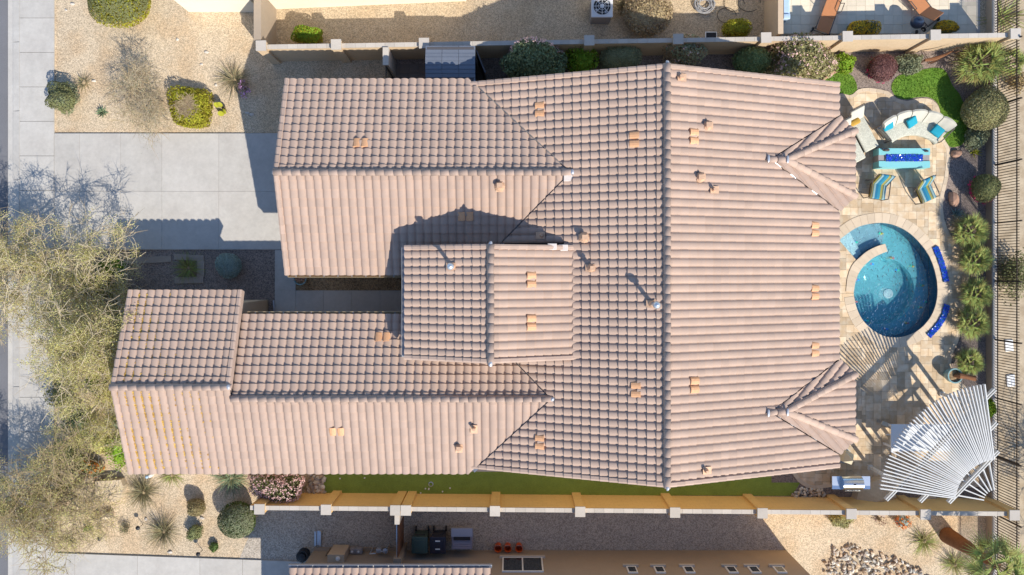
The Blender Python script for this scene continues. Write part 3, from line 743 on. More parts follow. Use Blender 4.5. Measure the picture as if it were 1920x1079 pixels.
# metal / mortar seals at ridge ends
for p in ((MRX,MY1+.03,MRZ+.13),(MRX,MY0-.03,MRZ+.13),(GXL-.02,GYR,GZR+.10),(MRX-(MRZ-GZR)*3+.06,GYR,GZR+.14),(MRX-(MRZ-WZR)*3+.06,WYR,WZR+.14),(CXL,CYR,CZR+.10),(WXL,CYR,CZR+.16),(WXL+.1,WYR,WZR+.13),(TXR,TY1+.03,TZR+.13),(TXR,TY0-.03,TZR+.13)):
    MB().blob(p, (.07,.10,.05), int(p[0]*9) % 50, .2, 2).build('ridge_seal', M['lead'], roof, True)
# valley metal glimpses
vl = [((GAX,GYR),vg(GY1-.1)),((GAX,GYR),vg(.9)),((WAX,WYR),vw(WY1-.3)),((WAX,WYR),vw(WY0+.1))]+[(tuple(Vector(bv(yc,sg)[0]).lerp(Vector(bv(yc,sg)[1]), t0)), tuple(Vector(bv(yc,sg)[0]).lerp(Vector(bv(yc,sg)[1]), t1))) for yc in BAYS for sg in (1,-1) for t0, t1 in ((.03,.16),(.30,.38),(.62,.70))]
for (ax, ay), (bx, by) in vl:
    a, b = Vector((ax,ay,main_z(ax)-.03)), Vector((bx,by,main_z(bx)-.03)); d = (b-a).normalized(); sd = Vector((-d.y, d.x, 0)).normalized()*.11
    MB().add([a-sd+Vector((0,0,.05)), b-sd+Vector((0,0,.05)), b+sd+Vector((0,0,.05)), a+sd+Vector((0,0,.05)), a, b], [(0,1,5,4),(4,5,2,3)]).build('valley_flashing', M['lead'], roof)
# tile vents: two louvred metal tiles side by side
for px, py, ax in ((677,270,0),(1013,206,1),(1190,262,1),(1299,257,1),(1525,430,1),(1525,548,1),(1525,655,1),(1300,722,1),(1193,730,1),(1013,828,1),(995,525,1),(995,605,1),(632,807,0),(718,633,0),(873,405,0)):
    p = on_roof(px, py); h = .05
    gx = (roof_h(p.x+h,p.y)-roof_h(p.x-h,p.y))/(2*h); gy = (roof_h(p.x,p.y+h)-roof_h(p.x,p.y-h))/(2*h)
    u = Vector((gx, gy, gx*gx+gy*gy)).normalized(); uu = Vector((gx,gy,0)).normalized(); a = Vector((0,0,1)).cross(u).normalized(); nn = u.cross(a); a = -a if False else a
    if nn.z < 0: nn = -nn
    c = p+nn*.042; mt = Matrix((a, u, nn)).transposed()
    root = None
    for s in (-1, 1):
        q = c + a*(s*.155); mb = MB()
        pr = [(-.145,.0),(-.13,.05),(-.08,.085),(0,.098),(.08,.085),(.13,.05),(.145,0)]
        vs = [q+mt @ Vector((x, t, z)) for t in (-.17,.17) for x, z in pr]; n = len(pr)
        mb.add(vs, [(i, i+1, n+i+1, n+i) for i in range(n-1)]+[tuple(range(n-1,-1,-1)), tuple(range(n,2*n))])
        if root is None: root = mb.build('roof_vent', M['vent'], roof)
        else: mb.build('roof_vent', M['vent'], roof)
    mb = MB()
    for k in range(5): mb.cbox(c+u*(-.175)+a*(-.2+.1*k)+nn*.02, (.05,.012,.04), 0, mt)
    mb.build('vent_slot', M['vent_dark'], root)
    mb = MB()
    mb.cbox(c-nn*.045, (.64,.40,.02), 0, mt); mb.build('vent_base', M['vent'], root)
# flues and plumbing pipes
for px, py, r, h, kind in ((848,500,.07,.75,1),(1222,570,.07,.75,1),(1095,446,.10,.30,0),(1108,503,.08,.45,0),(1275,147,.06,.22,0),(1325,237,.09,.25,0),(1311,334,.09,.25,0),(1336,357,.05,.28,0),(937,350,.10,.28,0),(889,802,.05,.32,0),(861,838,.08,.25,0),(1322,881,.05,.28,0),(1015,442,.04,.15,0)):
    p = on_roof(px, py); hh = .05
    gx = (roof_h(p.x+hh,p.y)-roof_h(p.x-hh,p.y))/(2*hh); gy = (roof_h(p.x,p.y+hh)-roof_h(p.x,p.y-hh))/(2*hh)
    nn = Vector((-gx,-gy,1)).normalized(); u = Vector((gx,gy,gx*gx+gy*gy)).normalized(); a = u.cross(nn); mt = Matrix((a,u,nn)).transposed()
    fl = MB().cbox(p+nn*.13, (.27,.36,.015), 0, mt).build('pipe_flashing', M['flashing'], roof)
    MB().lathe([(r*2.1,.0),(r*1.15,.14)], p+Vector((0,0,.10)), 12).build('flashing_cone', M['flashing'], fl)
    MB().lathe([(r,0),(r,h)], p+Vector((0,0,.05)), 12).build('pipe', M['galv'] if kind else M['flashing'], fl)
    if kind:
        MB().lathe([(r*1.0,0),(r*1.9,.02),(r*1.9,.10),(r*1.3,.16),(r*.3,.20)], p+Vector((0,0,h+.02)), 14).build('flue_cap', M['galv'], fl, True)
    else:
        MB().box(p.x-r*1.05, p.x+r*1.05, p.y-r*.9, p.y+r*.9, p.z+h, p.z+h+.07).build('pipe_cap', M['flashing'], fl)
# pale replacement tiles
for px, py in ((1065,335),(1035,463),(1056,465)):
    p = on_roof(px, py); MB().rbox((p.x, p.y, p.z+.10), (.34,.24,.04), 0, .03).build('patched_tile', mat('patch%d' % px, (.66,.58,.52), .9, ((8,.1),)), roof)
# gutters
def gutter(x0, x1, y, z, s):
    g = MB(); w = .13
    g.box(x0, x1, y, y+s*.006, z-.13, z-.01) if s > 0 else g.box(x0, x1, y-.006, y, z-.13, z-.01)
    g.box(x0, x1, min(y, y+s*w), max(y, y+s*w), z-.135, z-.13); ya = y+s*w
    g.box(x0, x1, min(ya, ya+s*.012), max(ya, ya+s*.012), z-.135, z+.0)
    g.box(x0-.01, x0, min(y, ya), max(y, ya), z-.135, z)
    o = g.build('gutter', M['gutter'], house)
    n = int((x1-x0)/.55)
    for k in range(n):
        x = x0+.3+k*.55; MB().box(x, x+.025, min(y, ya), max(y, ya), z-.03, z-.012).build('bracket', M['lead'], o)
gutter(GXL+.08, -3.2, GY0+.03, GZE+.02, -1); gutter(WXL+.2, -3.2, WY1-.03, WZE+.02, 1)
MB().box(TX0-.14, TX0-.128, TY0+.05, TY1-.05, TZE-.10, TZE+.01).box(TX0-.13, TX0, TY0+.05, TY1-.05, TZE-.11, TZE-.10).build('gutter', M['lead'], house)
# windows of the courtyard and rear, doors
def window(x0, x1, y, z0, z1, s, nm='window'):
    w = MB().box(x0, x1, min(y,y+s*.05), max(y,y+s*.05), z0, z1).build(nm, M['white'], house)
    MB().box(x0+.06, x1-.06, min(y+s*.03,y+s*.056), max(y+s*.03,y+s*.056), z0+.06, z1-.06).build('pane', M['glass'], w)
g = mat('glass', (.03,.04,.05), .05, spec=.8)
for x0 in (-7.6, -5.6): window(x0, x0+1.2, GY0+ov, .9, 2.2, -1)
for x0 in (-9.6, -7.2): window(x0, x0+1.2, WY1-ov, .9, 2.2, 1)
for x0 in (-6, -2): window(x0, x0+1.4, WY0+ov, .9, 2.2, -1)
xw = MRRX-ov-.4
for y0 in (-3.4, -.9, 1.2):
    w = MB().box(xw, xw+.05, y0, y0+1.9, .05, 2.4).build('patio_door', M['white'], house); MB().box(xw+.03, xw+.056, y0+.08, y0+1.82, .13, 2.32).build('pane', M['glass'], w)
# fallen yellow leaves caught in the tile pans of the front roof
def litter(n, x0, x1, f, seed):
    r = np.random.default_rng(seed); v = []; fs = []
    for _ in range(n):
        x = x0 + (x1-x0)*abs(r.normal(0,.42)); 
        if x > x1 or x < x0: continue
        x = CXL+rk + round((x-CXL-rk)/.3095)*.3095 + r.normal(0,.022); y = f[0]+(f[1]-f[0])*r.random()
        z = roof_h(x, y)+.055; s = .022+.02*r.random(); a = r.random()*6.3; b = len(v)
        if r.random() > .5+.5*math.sin(x*3.1+y*2.3): continue
        for k in range(4): v.append((x+s*math.cos(a+k*1.57), y+s*math.sin(a+k*1.57), z+r.normal(0,.006)))
        fs.append((b,b+1,b+2,b+3))
    me = np_mesh('fallen_leaf_litter', np.array(v), np.array(fs)); o = link('fallen_leaf_litter', me, M['lf_litter'])
    tag(o, 'loose yellow leaves lying in the tile pans of the front roof, ' + ('upper slope' if seed == 1 else 'lower slope'), 'leaves', kind='stuff')
litter(2600, CXL+.3, -11.2, (CYR+.2, CY1-.1), 1); litter(2600, CXL+.2, -11.6, (WY0+.2, CYR-.2), 2)
# ------------------------------------------------------------------ boundary walls
def block_wall(name, label, p0, p1, h, pillars, m, t=.16, caps=True, group=None, pw=.42, ph=None, proud=.04):
    """garden wall: body, cap blocks, pillars (distance from p0) each with its cap"""
    p0, p1 = Vector(p0), Vector(p1); d = (p1-p0); L = d.length; d.normalize(); s = Vector((-d.y, d.x, 0))
    o = thing(name, label, 'wall', (p0.x, p0.y, 0)); rz = math.atan2(d.y, d.x)
    MB().cbox(p0+d*(L/2)+Vector((0,0,h/2-.05)), (L, t, h+.0-.10), rz).build('wall_body', m, o)
    if caps:
        n = max(1, round(L/.405)); w = L/n
        for k in range(n):
            c = p0+d*(w*(k+.5))+Vector((0,0,h-.075+rd.uniform(0,.003)))
            MB().cbox(c, (w-.006, t+.02, .05), rz).build('cap_block', M['cap'], o)
    for q in pillars:
        c = p0+d*q; pz = ph or h+.12
        pl = MB().cbox(c+Vector((0,0,pz/2-.03)), (pw-.04, pw-.04, pz-.06), rz).build('pillar', m, o)
        MB().cbox(c+Vector((0,0,pz-.03)), (pw, pw, .06), rz).build('pillar_cap', M['cap'], pl)
    return o
nw = lambda px: P(px, 0, 1.9).x
xs0 = -10.5
block_wall('block_wall', 'long tan block wall with square pillars along the top edge of the house lot', (xs0,NFY(xs0),0), (FX,NFY(FX),0), 1.78,
    [nw(p)-xs0 for p in (489,630,795,1105,1272,1437,1590,1755,1905)], M['blockwall'])
block_wall('block_wall', 'long golden tan block wall with square pillars below the turf strip', (-10.85,SFY(-10.85),0), (FX,SFY(FX),0), 1.78,
    [nw(p)+10.85 for p in (486,611,741,761,928,1088,1266,1430,1597,1736,1903)], M['blockwall_s'])
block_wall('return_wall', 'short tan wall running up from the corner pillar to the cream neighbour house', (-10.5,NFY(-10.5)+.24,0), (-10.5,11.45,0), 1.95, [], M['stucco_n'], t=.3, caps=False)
# side gate at the top: stub wall and dark metal gate
gx = P(723,0,1.8).x
block_wall('stub_wall', 'pale stub wall holding the side gate between top wall and garage', (gx,NFY(gx)-.12,0), (gx,P(0,121,1.9).y,0), 1.9, [], M['cap'], t=.24, caps=False)
gt = thing('side_gate', 'dark metal side gate between the pale stub wall and the garage', 'gate', (gx, 7.9, 0))
y0 = P(0,121,1.9).y; MB().box(gx-.02,gx+.02,y0-.05,y0-.01,.05,1.75).box(gx-.02,gx+.02,7.02,7.06,.05,1.75).box(gx-.02,gx+.02,7.06,y0-.05,.1,.15).box(gx-.02,gx+.02,7.06,y0-.05,1.68,1.72).build('gate_frame', M['bronze'], gt)
y = 7.12
while y < y0-.08: MB().box(gx-.008,gx+.008,y,y+.016,.15,1.68).build('bar', M['bronze'], gt); y += .10
# east view fence: low wall and dark pickets
vf = thing('view_fence', 'dark metal picket fence on a low brown wall along the right edge', 'fence', (FX, 0, 0))
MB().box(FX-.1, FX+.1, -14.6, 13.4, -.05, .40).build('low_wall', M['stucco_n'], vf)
y = -14.6
while y < 13.3: MB().box(FX-.115, FX+.115, y+.003, y+.402, .40, .45).build('cap_block', M['cap'], vf); y += .405
pk = MB().box(-.014,.014,-.013,.013,.45,1.86); pk0 = None; y = -14.5; yp = P(0,637,.45).y % 2.52
while y < 13.3:
    if pk0 is None: pk0 = pk.build('picket', M['bronze'], vf, local=True); o = pk0
    else: o = pk0.copy(); COL.objects.link(o)
    o.location = (0, y, 0); y += .118
ys_ = P(0,637,.45).y - 2.52*3
while ys_ < 13.3:
    if ys_ > -14.5:
        q = MB().box(FX-.028,FX+.028,ys_-.028,ys_+.028,.45,1.96).build('post', M['bronze'], vf); MB().box(FX-.034,FX+.034,ys_-.034,ys_+.034,1.96,1.98).build('post_cap', M['bronze'], q)
    ys_ += 2.52
for z in (.58, 1.70): MB().box(FX-.016, FX+.016, -14.6, 13.4, z, z+.035).build('rail', M['bronze'], vf)

# ------------------------------------------------------------------ neighbours' houses
n1 = thing('neighbour_house', 'cream stucco house at the top left, only its wall foot showing', 'house', (-8, 13, 0))
MB().box(-14.2,-11.0,11.32,18,0,3.1).build('wall', M['cream'], n1)
MB().add([(-10.99,11.42,0),(-2.0,11.80,0),(-2.0,18,0),(-10.99,18,0),(-10.99,11.42,3.1),(-2.0,11.80,3.1),(-2.0,18,3.1),(-10.99,18,3.1)],[(0,1,5,4),(1,2,6,5),(2,3,7,6),(3,0,4,7),(4,5,6,7)]).build('wall', M['cream'], n1)
MB().box(3.2,10.4,13.2,19,0,3.1).build('wall', M['cream'], n1)
n2 = thing('neighbour_house', 'tan house at the bottom edge with window, gutter and one row of tiles', 'house', (1, -14, 0))
BY = P(0,1032).y
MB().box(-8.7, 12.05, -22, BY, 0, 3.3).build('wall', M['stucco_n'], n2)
MB().box(-8.7+.0, -5.0, BY, BY+.14, 0, .08).build('wall_foot', M['stucco_n'], n2)
def nwin(x0, x1, z0, z1, split):
    w = MB().box(x0, x1, BY-.02, BY+.05, z0, z1).build('window', M['white'], n2)
    xs = [x0+.06, (x0+x1)/2-.03, (x0+x1)/2+.03, x1-.06] if split else [x0+.05, x1-.05]
    for k in range(0, len(xs), 2): MB().box(xs[k], xs[k+1], BY+.03, BY+.055, z0+.07, z1-.07).build('pane', M['glass'], w)
    MB().box(x0-.12, x1+.12, BY, BY+.09, z0-.13, z0-.002).build('sill', M['cap'], w)
a, b = P(942,0,.95), P(1017,0,.95); nwin(a.x, b.x, .85, 2.2, True)
for px in (1182,1233,1287,1366,1408,1455): a = P(px, 0, 1.6); nwin(a.x-.2, a.x+.2, 1.72, 2.3, False)
ez = 2.95; ey = P(0,1066,ez).y; x0, x1 = P(543,0,ez).x, P(920,0,ez).x
r2 = MB().add([(x0,ey,ez-.06),(x1,ey,ez-.06),(x1,ey-4,ez-.06+4*PIT),(x0,ey-4,ez-.06+4*PIT)],[(3,2,1,0)]).build('roof', M['deck'], n2)
nc = round((x1-x0)/TW)
for r in range(4):
    for c in range(nc):
        u3 = Vector((0,-1,PIT)).normalized(); nn = Vector((0,PIT,1)).normalized(); ww = (x1-x0)/nc
        ox = x1-ww*c; oy = ey-r*EXPO; zz = ez+r*EXPO*PIT
        o = link('tile', tile_me, None, r2)
        o.matrix_basis = Matrix(((-ww/TW,0,0,ox),(0,u3.y,nn.y,oy),(0,u3.z,nn.z,zz-.05),(0,0,0,1)))
        o.location.x -= 0; o.parent = r2; o.matrix_parent_inverse = Matrix.Translation((-1,14,0))
g2 = MB().box(x0-.05,x1+.05,ey,ey+.006,ez-.12,ez-.02).box(x0-.05,x1+.05,ey,ey+.13,ez-.135,ez-.13).box(x0-.05,x1+.05,ey+.118,ey+.13,ez-.135,ez).build('gutter', M['lead'], n2)
xx = x0+.3
while xx < x1: MB().box(xx,xx+.03,ey,ey+.12,ez-.03,ez-.015).build('bracket', M['cap'], g2); xx += .6
# its gate: low pier and wall between the two lots
px_ = P(757,0).x
gw = thing('gate_wall', 'brown gate with pale pier across the shaded gravel side yard', 'gate', (px_, -11, 0))
MB().box(px_-.1,px_+.1,-10.55,SFY(px_)-.11,0,1.75).build('pier', M['cap'], gw)
MB().box(px_-.16,px_+.16,BY+.0,BY+.35,0,1.7).build('pier', M['stucco_n'], gw)
for k in range(11): y = BY+.36+k*.132; MB().box(px_-.02,px_+.02,y,y+.122,.08,1.6).build('plank', mat('gate_wood', (.20,.10,.06), .8, ((5,.15),), objr=.1) if k == 0 else M['gate_wood'], gw)
MB().box(px_-.05,px_-.022,BY+.36,-10.56,1.55,1.62).build('rail', M['galv'], gw)
# neighbour's top fence gate and wall near the terrace
w3 = block_wall('side_wall', 'tan wall end beside the paved terrace at the top, with dark gate leaf', (P(1437,0).x,NFY(11)+.25,0), (P(1437,0).x,13.2,0), 1.7, [], M['stucco'], t=.22, caps=False)
MB().box(P(1447,0).x, P(1449.5,0).x, 10.6, 11.6, .05, 1.2).build('gate_leaf', M['bronze'], w3)
# shed
zr = 2.25; sx0, sx1 = P(797,0,zr).x, P(891,0,zr).x; sy1, sy0 = P(0,84,zr).y, P(0,152,zr).y
sh = thing('storage_shed', 'dark grey resin shed with shingled roof between garage and top wall', 'shed', ((sx0+sx1)/2, (sy0+sy1)/2, 0))
mat('resin', (.16,.18,.22), .35, ((3,.06),), objr=.08, spec=.6); mat('resin_wall', (.09,.085,.09), .6)
MB().box(sx0+.06,sx1-.06,sy0+.06,sy1-.06,.04,zr-.12).build('shed_wall', M['resin_wall'], sh)
for c in range(3):
    for r in range(9):
        a = sx0+(sx1-sx0)*c/3; b = sx0+(sx1-sx0)*(c+1)/3; q = sy0+(sy1-sy0)*r/9; s2 = sy0+(sy1-sy0)*(r+1)/9
        zz = lambda y: zr-.16+.16*(1-abs((y-(sy0+sy1)/2)/((sy1-sy0)/2)))
        up = .018; lo = r < 4.5
        MB().add([(a+.006,q+.003,zz(q)+(up if lo else 0)),(b-.006,q+.003,zz(q)+(up if lo else 0)),(b-.006,s2-.003,zz(s2)+(0 if lo else up)),(a+.006,s2-.003,zz(s2)+(0 if lo else up)),
                  (a+.006,q+.003,zz(q)-.05),(b-.006,q+.003,zz(q)-.05),(b-.006,s2-.003,zz(s2)-.05),(a+.006,s2-.003,zz(s2)-.05)],
                 [(0,1,2,3),(4,5,1,0),(6,7,3,2),(5,6,2,1),(7,4,0,3)]).build('roof_panel', M['resin'], sh)
MB().cbox((sx1+.22, (sy0+sy1)/2+.15, 1.0), (.05,1.0,1.85), R(22)).build('shed_door', M['resin_wall'], sh)
# ------------------------------------------------------------------ patio furniture and other objects
mat('cushion', (.54,.51,.42), .9, ((14,.06),), (50,.3,.01)); mat('cushion_pat', (.54,.53,.43), .9, (), (1,.2,.004), cells=(26,.16))
mat('teal', (.015,.30,.40), .85, ((9,.08),)); mat('mustard', (.46,.27,.045), .9, ((9,.1),))
mat('turq', (.22,.55,.57), .6, ((1,.03),)); mat('glass_blue', (.012,.11,.46), .15, (), None, island=.7, hue=.08, spec=.8)
mat('slate', (.32,.29,.28), .7, ((6,.15),)); mat('frame_metal', (.10,.085,.075), .45, spec=.5); mat('frame_grey', (.40,.40,.38), .45, metal=.4)
# curved sofa
sc = P(1702,318); sofa = thing('curved_sofa', 'curved cream patio sofa with five back cushions facing the turquoise fire table', 'sofa', (sc.x, sc.y, 0))
def arcpt(r, a): return (sc.x+r*math.sin(a), sc.y+r*math.cos(a))
A0, A1 = R(-40), R(43)
def arc_block(r0, r1, a0, a1, z0, z1, n=8):
    mb = MB(); pr = [(r0+.03,z0),(r0,z0+.03),(r0,z1-.05),(r0+.02,z1-.015),(r0+.07,z1),(r1-.07,z1),(r1-.02,z1-.015),(r1,z1-.05),(r1,z0+.03),(r1-.03,z0)]; m = len(pr); v = []
    for k in range(n+1):
        a = a0+(a1-a0)*k/n; v += [(*arcpt(r, a), z) for r, z in pr]
    f = [(k*m+i, k*m+(i+1) % m, (k+1)*m+(i+1) % m, (k+1)*m+i) for k in range(n) for i in range(m)] + [tuple(range(m-1,-1,-1)), tuple(range(n*m, n*m+m))]
    return mb.add(v, f)
arc_block(1.42, 2.22, A0, A1, .30, .46, 16).build('seat_cushion', M['cushion_pat'], sofa, True)
arc_block(1.50, 2.3, A0, A1, .18, .27, 16).build('sofa_base', M['frame_grey'], sofa)
for k in range(5):
    a0 = A0+(A1-A0)*k/5+.008; a1 = A0+(A1-A0)*(k+1)/5-.008; am = (a0+a1)/2
    v = []; n = 6
    prf = [(1.99,.44),(2.16,.44),(2.40,.80),(2.42,.87),(2.34,.90),(2.26,.86)]
    for q in range(n+1):
        a = a0+(a1-a0)*q/n; sq = 1-.06*abs(q/n-.5)*2
        v += [(*arcpt(r+(.03 if 0 < q < n else 0), a), z*sq if z > .5 else z) for r, z in prf]
    m = len(prf)
    MB().add(v, [(q*m+i, q*m+(i+1) % m, (q+1)*m+(i+1) % m, (q+1)*m+i) for q in range(n) for i in range(m)]+[tuple(range(m-1,-1,-1)), tuple(range(n*m,n*m+m))]).build('back_cushion', M['cushion'], sofa, True)
for a in (A0-.03, A1+.03):
    p1, p2, p3 = arcpt(1.55, a), arcpt(1.9, a), arcpt(2.35, a)
    MB().tube([(p1[0],p1[1],.03),(p1[0],p1[1],.58),(p2[0],p2[1],.62),(p3[0],p3[1],.62),(p3[0],p3[1],.03)], .025, 6).build('armrest', M['frame_metal'], sofa)
for k in range(4):
    a = A0+(A1-A0)*(k+.5)/4; p1 = arcpt(1.6, a); MB().tube([(p1[0],p1[1],.03),(p1[0],p1[1],.2)], .02, 6).build('leg', M['frame_metal'], sofa)
for px, py, rz, tl, lb in ((1665,236,R(25),.55,'left'),(1710,229,R(35),.5,'middle'),(1757.5,246,R(-38),.3,'right')):
    p = P(px, py, .6); o = thing('throw_pillow', {'left':'turquoise throw pillow at the left end of the curved sofa','middle':'turquoise throw pillow in the middle of the curved sofa','right':'turquoise throw pillow at the right end of the curved sofa'}[lb], 'pillow', (p.x,p.y,.52), 0, 'turquoise pillows on the curved sofa')
    mt = Matrix.Rotation(rz,3,'Z') @ Matrix.Rotation(tl,3,'X')
    MB().rbox((p.x,p.y,.60), (.46,.42,.14), 0, .066, mt).build('pillow_cover', M['teal'], o, True)
    MB().cbox((p.x,p.y,.60), (.462,.422,.012), 0, mt).build('piping', M['teal'], o)
# chaises
def chaise(label, c, rz, pil):
    o = thing('chaise_lounge', label, 'chaise', (c.x,c.y,0), rz, 'cream chaise lounges by the bay roof'); w, L = .66, 1.45
    MB().rbox((0,-.15,.36), (w,L,.13), 0, .05).build('seat_cushion', M['cushion_pat'], o, True, True)
    mt = Matrix.Rotation(R(48),3,'X'); MB().rbox((0,.78,.60), (w,.66,.12), 0, .05, mt).build('back_cushion', M['cushion'], o, True, True)
    f = MB().box(-w/2,w/2,-.85,.6,.22,.28); f.build('frame', M['frame_metal'], o, local=True)
    MB().tube([(-w/2,.62,.3),(-w/2-.02,1.05,.86),(w/2+.02,1.05,.86),(w/2,.62,.3)], .022, 6).build('back_frame', M['frame_metal'], o, local=True)
    for sx in (-1,1):
        for yy in (-.75,.55): MB().tube([(sx*.29,yy,.03),(sx*.29,yy,.24)], .02, 6).build('leg', M['frame_metal'], o, local=True)
    return o
rzc = math.atan2(165, 315)
c1 = P(1617,247,.35); chaise('cream chaise lounge with a mustard pillow beside the curved sofa', c1, rzc, 1)
c2 = c1+Vector((-.74*math.cos(rzc)+.2*math.sin(rzc), -.74*math.sin(rzc)-.2*math.cos(rzc), 0)); chaise('cream chaise lounge half hidden under the corner of the bay roof', c2, rzc, 0)
pp_ = P(1600,231,.5); o = thing('throw_pillow', 'mustard yellow bolster pillow on the cream chaise lounge', 'pillow', (pp_.x,pp_.y,.42))
MB().rbox((pp_.x,pp_.y,.50), (.62,.26,.19), rzc, .09).build('pillow_cover', M['mustard'], o, True)
MB().rbox((pp_.x,pp_.y,.50), (.60,.03,.05), rzc, .012).build('piping', M['mustard'], o)
# fire table
fz = .52; a, b = P(1648,314.6,fz), P(1744,278.5,fz); fc = (a+b)/2
ft = thing('fire_table', 'long turquoise fire table with blue glass trough in front of the sofa', 'fire table', (fc.x,fc.y,0))
ym = fc.y; hw = .135
MB().box(a.x,b.x,a.y,ym-hw,.02,fz).build('table_side', M['turq'], ft); MB().box(a.x,b.x,ym+hw,b.y,.02,fz).build('table_side', M['turq'], ft)
MB().box(a.x+.003,b.x-.003,ym-hw,ym+hw,.02,fz-.04).build('channel', M['slate'], ft)
gx0, gx1 = P(1660,0,fz).x, P(1731,0,fz).x
tr_ = MB().box(gx0,gx1,ym-hw-.02,ym+hw+.02,fz-.04,fz+.004).build('trough', M['slate'], ft)
def glass_bits(poly_fn, n, z, seed, s=.022):
    r = random.Random(seed); mb = MB()
    for k in range(n):
        x, y = poly_fn(r); h = s*r.uniform(.7,1.5); mt = Matrix.Rotation(r.uniform(0,6.3),3,'Z') @ Matrix.Rotation(r.uniform(-.6,.6),3,'X') @ Matrix.Rotation(r.uniform(-.6,.6),3,'Y')
        mb.cbox((x,y,z+r.uniform(0,.02)), (h*1.6,h*1.3,h), 0, mt)
    return mb
o = glass_bits(lambda r: (r.uniform(gx0+.03,gx1-.03), r.uniform(ym-hw,ym+hw)), 1500, fz+.005, 3).build('blue_glass', M['glass_blue'], ft); o['kind'] = 'stuff'
for px, py, s, lb in ((1660,282,.16,'larger dark bird ornament on the left end of the turquoise fire table'),(1736,284,.10,'small dark ornament on the right end of the turquoise fire table')):
    p = P(px, py, fz); o = thing('ornament', lb, 'ornament', (p.x,p.y,fz))
    MB().blob((p.x,p.y,fz+s*.45), (s,s*.45,s*.45), 4, .2, 2).build('body', M['dark_metal'], o, True)
    MB().tube([(p.x-s*.8,p.y+.01,fz+s*.5),(p.x-s*1.2,p.y+s*.2,fz+s*.9),(p.x-s*1.5,p.y+s*.2,fz+s*.8)], [s*.22,s*.16,s*.03], 6).build('head', M['dark_metal'], o)
# striped armchairs
def stripes(name):
    m = mat(name, (.1,.35,.45), .9); nt = m.node_tree; N = nt.nodes; L = nt.links
    tc = N.new('ShaderNodeTexCoord'); sx = N.new('ShaderNodeSeparateXYZ'); L.new(tc.outputs['Object'], sx.inputs[0])
    ad = N.new('ShaderNodeMath'); ad.operation = 'MULTIPLY_ADD'; ad.inputs[1].default_value = 1/.42; ad.inputs[2].default_value = 10.1; L.new(sx.outputs[0], ad.inputs[0])
    fr = N.new('ShaderNodeMath'); fr.operation = 'FRACT'; L.new(ad.outputs[0], fr.inputs[0])
    r = N.new('ShaderNodeValToRGB'); r.color_ramp.interpolation = 'CONSTANT'; e = r.color_ramp.elements
    e[0].color = (.03,.22,.32,1); e[1].position = .26; e[1].color = (.30,.27,.07,1)
    for p_, c_ in ((.46,(.10,.13,.10,1)),(.56,(.24,.36,.36,1)),(.74,(.02,.16,.28,1))):
        q = e.new(p_); q.color = c_
    L.new(fr.outputs[0], r.inputs[0]); L.new(r.outputs[0], N['Principled BSDF'].inputs['Base Color']); return m
stripes('stripe')
def armchair(label, c, rz):
    o = thing('patio_armchair', label, 'chair', (c.x,c.y,0), rz, 'striped patio armchairs'); w = .66
    MB().rbox((0,-.05,.42), (w,.68,.14), 0, .06).build('seat_cushion', M['stripe'], o, True, True)
    mt = Matrix.Rotation(R(62),3,'X'); MB().rbox((0,.42,.72), (w,.66,.13), 0, .06, mt).build('back_cushion', M['stripe'], o, True, True)
    MB().box(-w/2,w/2,-.40,-.388,.30,.42).box(-w/2,w/2,-.36,.3,.30,.345).build('seat_frame', M['frame_metal'], o, local=True)
    for sx in (-1,1):
        x = sx*(w/2+.06)
        MB().tube([(x,-.36,.03),(x,-.36,.60),(x,-.20,.64),(x,.36,.62),(x,.44,.03)], .022, 6).build('armrest', M['frame_metal'], o, local=True)
        MB().tube([(x,.2,.3),(x-sx*.04,.58,1.0)], .02, 6).build('back_post', M['frame_metal'], o, local=True)
    return o
armchair('blue and yellow striped armchair nearest the house, below the fire table', P(1646,357,.4), R(-8))
armchair('blue and yellow striped armchair nearer the planting bed, below the fire table', P(1735,361,.4), R(24))
# two blue glass strips beside the pool
for pts, lb in (([(1752,463.5),(1761,487),(1768,508),(1772,528)],'upper curved strip of blue glass set in the patio right of the pool'),([(1774,572),(1767,594),(1756,612),(1739,630)],'lower curved strip of blue glass set in the patio right of the pool')):
    line = smooth_loop(pxpoly(pts), 5, False); c = Vector(line[len(line)//2])
    o = thing('glass_strip', lb, 'glass strip', (c.x,c.y,0), 0, 'blue glass strips beside the pool')
    v = [Vector(p) for p in line]; nrm = []
    for i in range(len(v)):
        d = (v[min(i+1,len(v)-1)]-v[max(i-1,0)]).normalized(); nrm.append(Vector((-d.y,d.x)))
    MB().prism([tuple(p+n*.13) for p, n in zip(v,nrm)]+[tuple(p-n*.13) for p, n in reversed(list(zip(v,nrm)))], .02, .07).build('trough', M['pool_tile'], o)
    def fn(r):
        i = r.randrange(len(v)-1); t = r.random(); p = v[i].lerp(v[i+1],t)+nrm[i]*r.uniform(-.115,.115); return p.x, p.y
    q = glass_bits(fn, 900, .075, 9).build('blue_glass', M['glass_blue'], o); q['kind'] = 'stuff'
mat('pergola_white', (.62,.61,.58), .6, ((4,.05),), objr=.06)
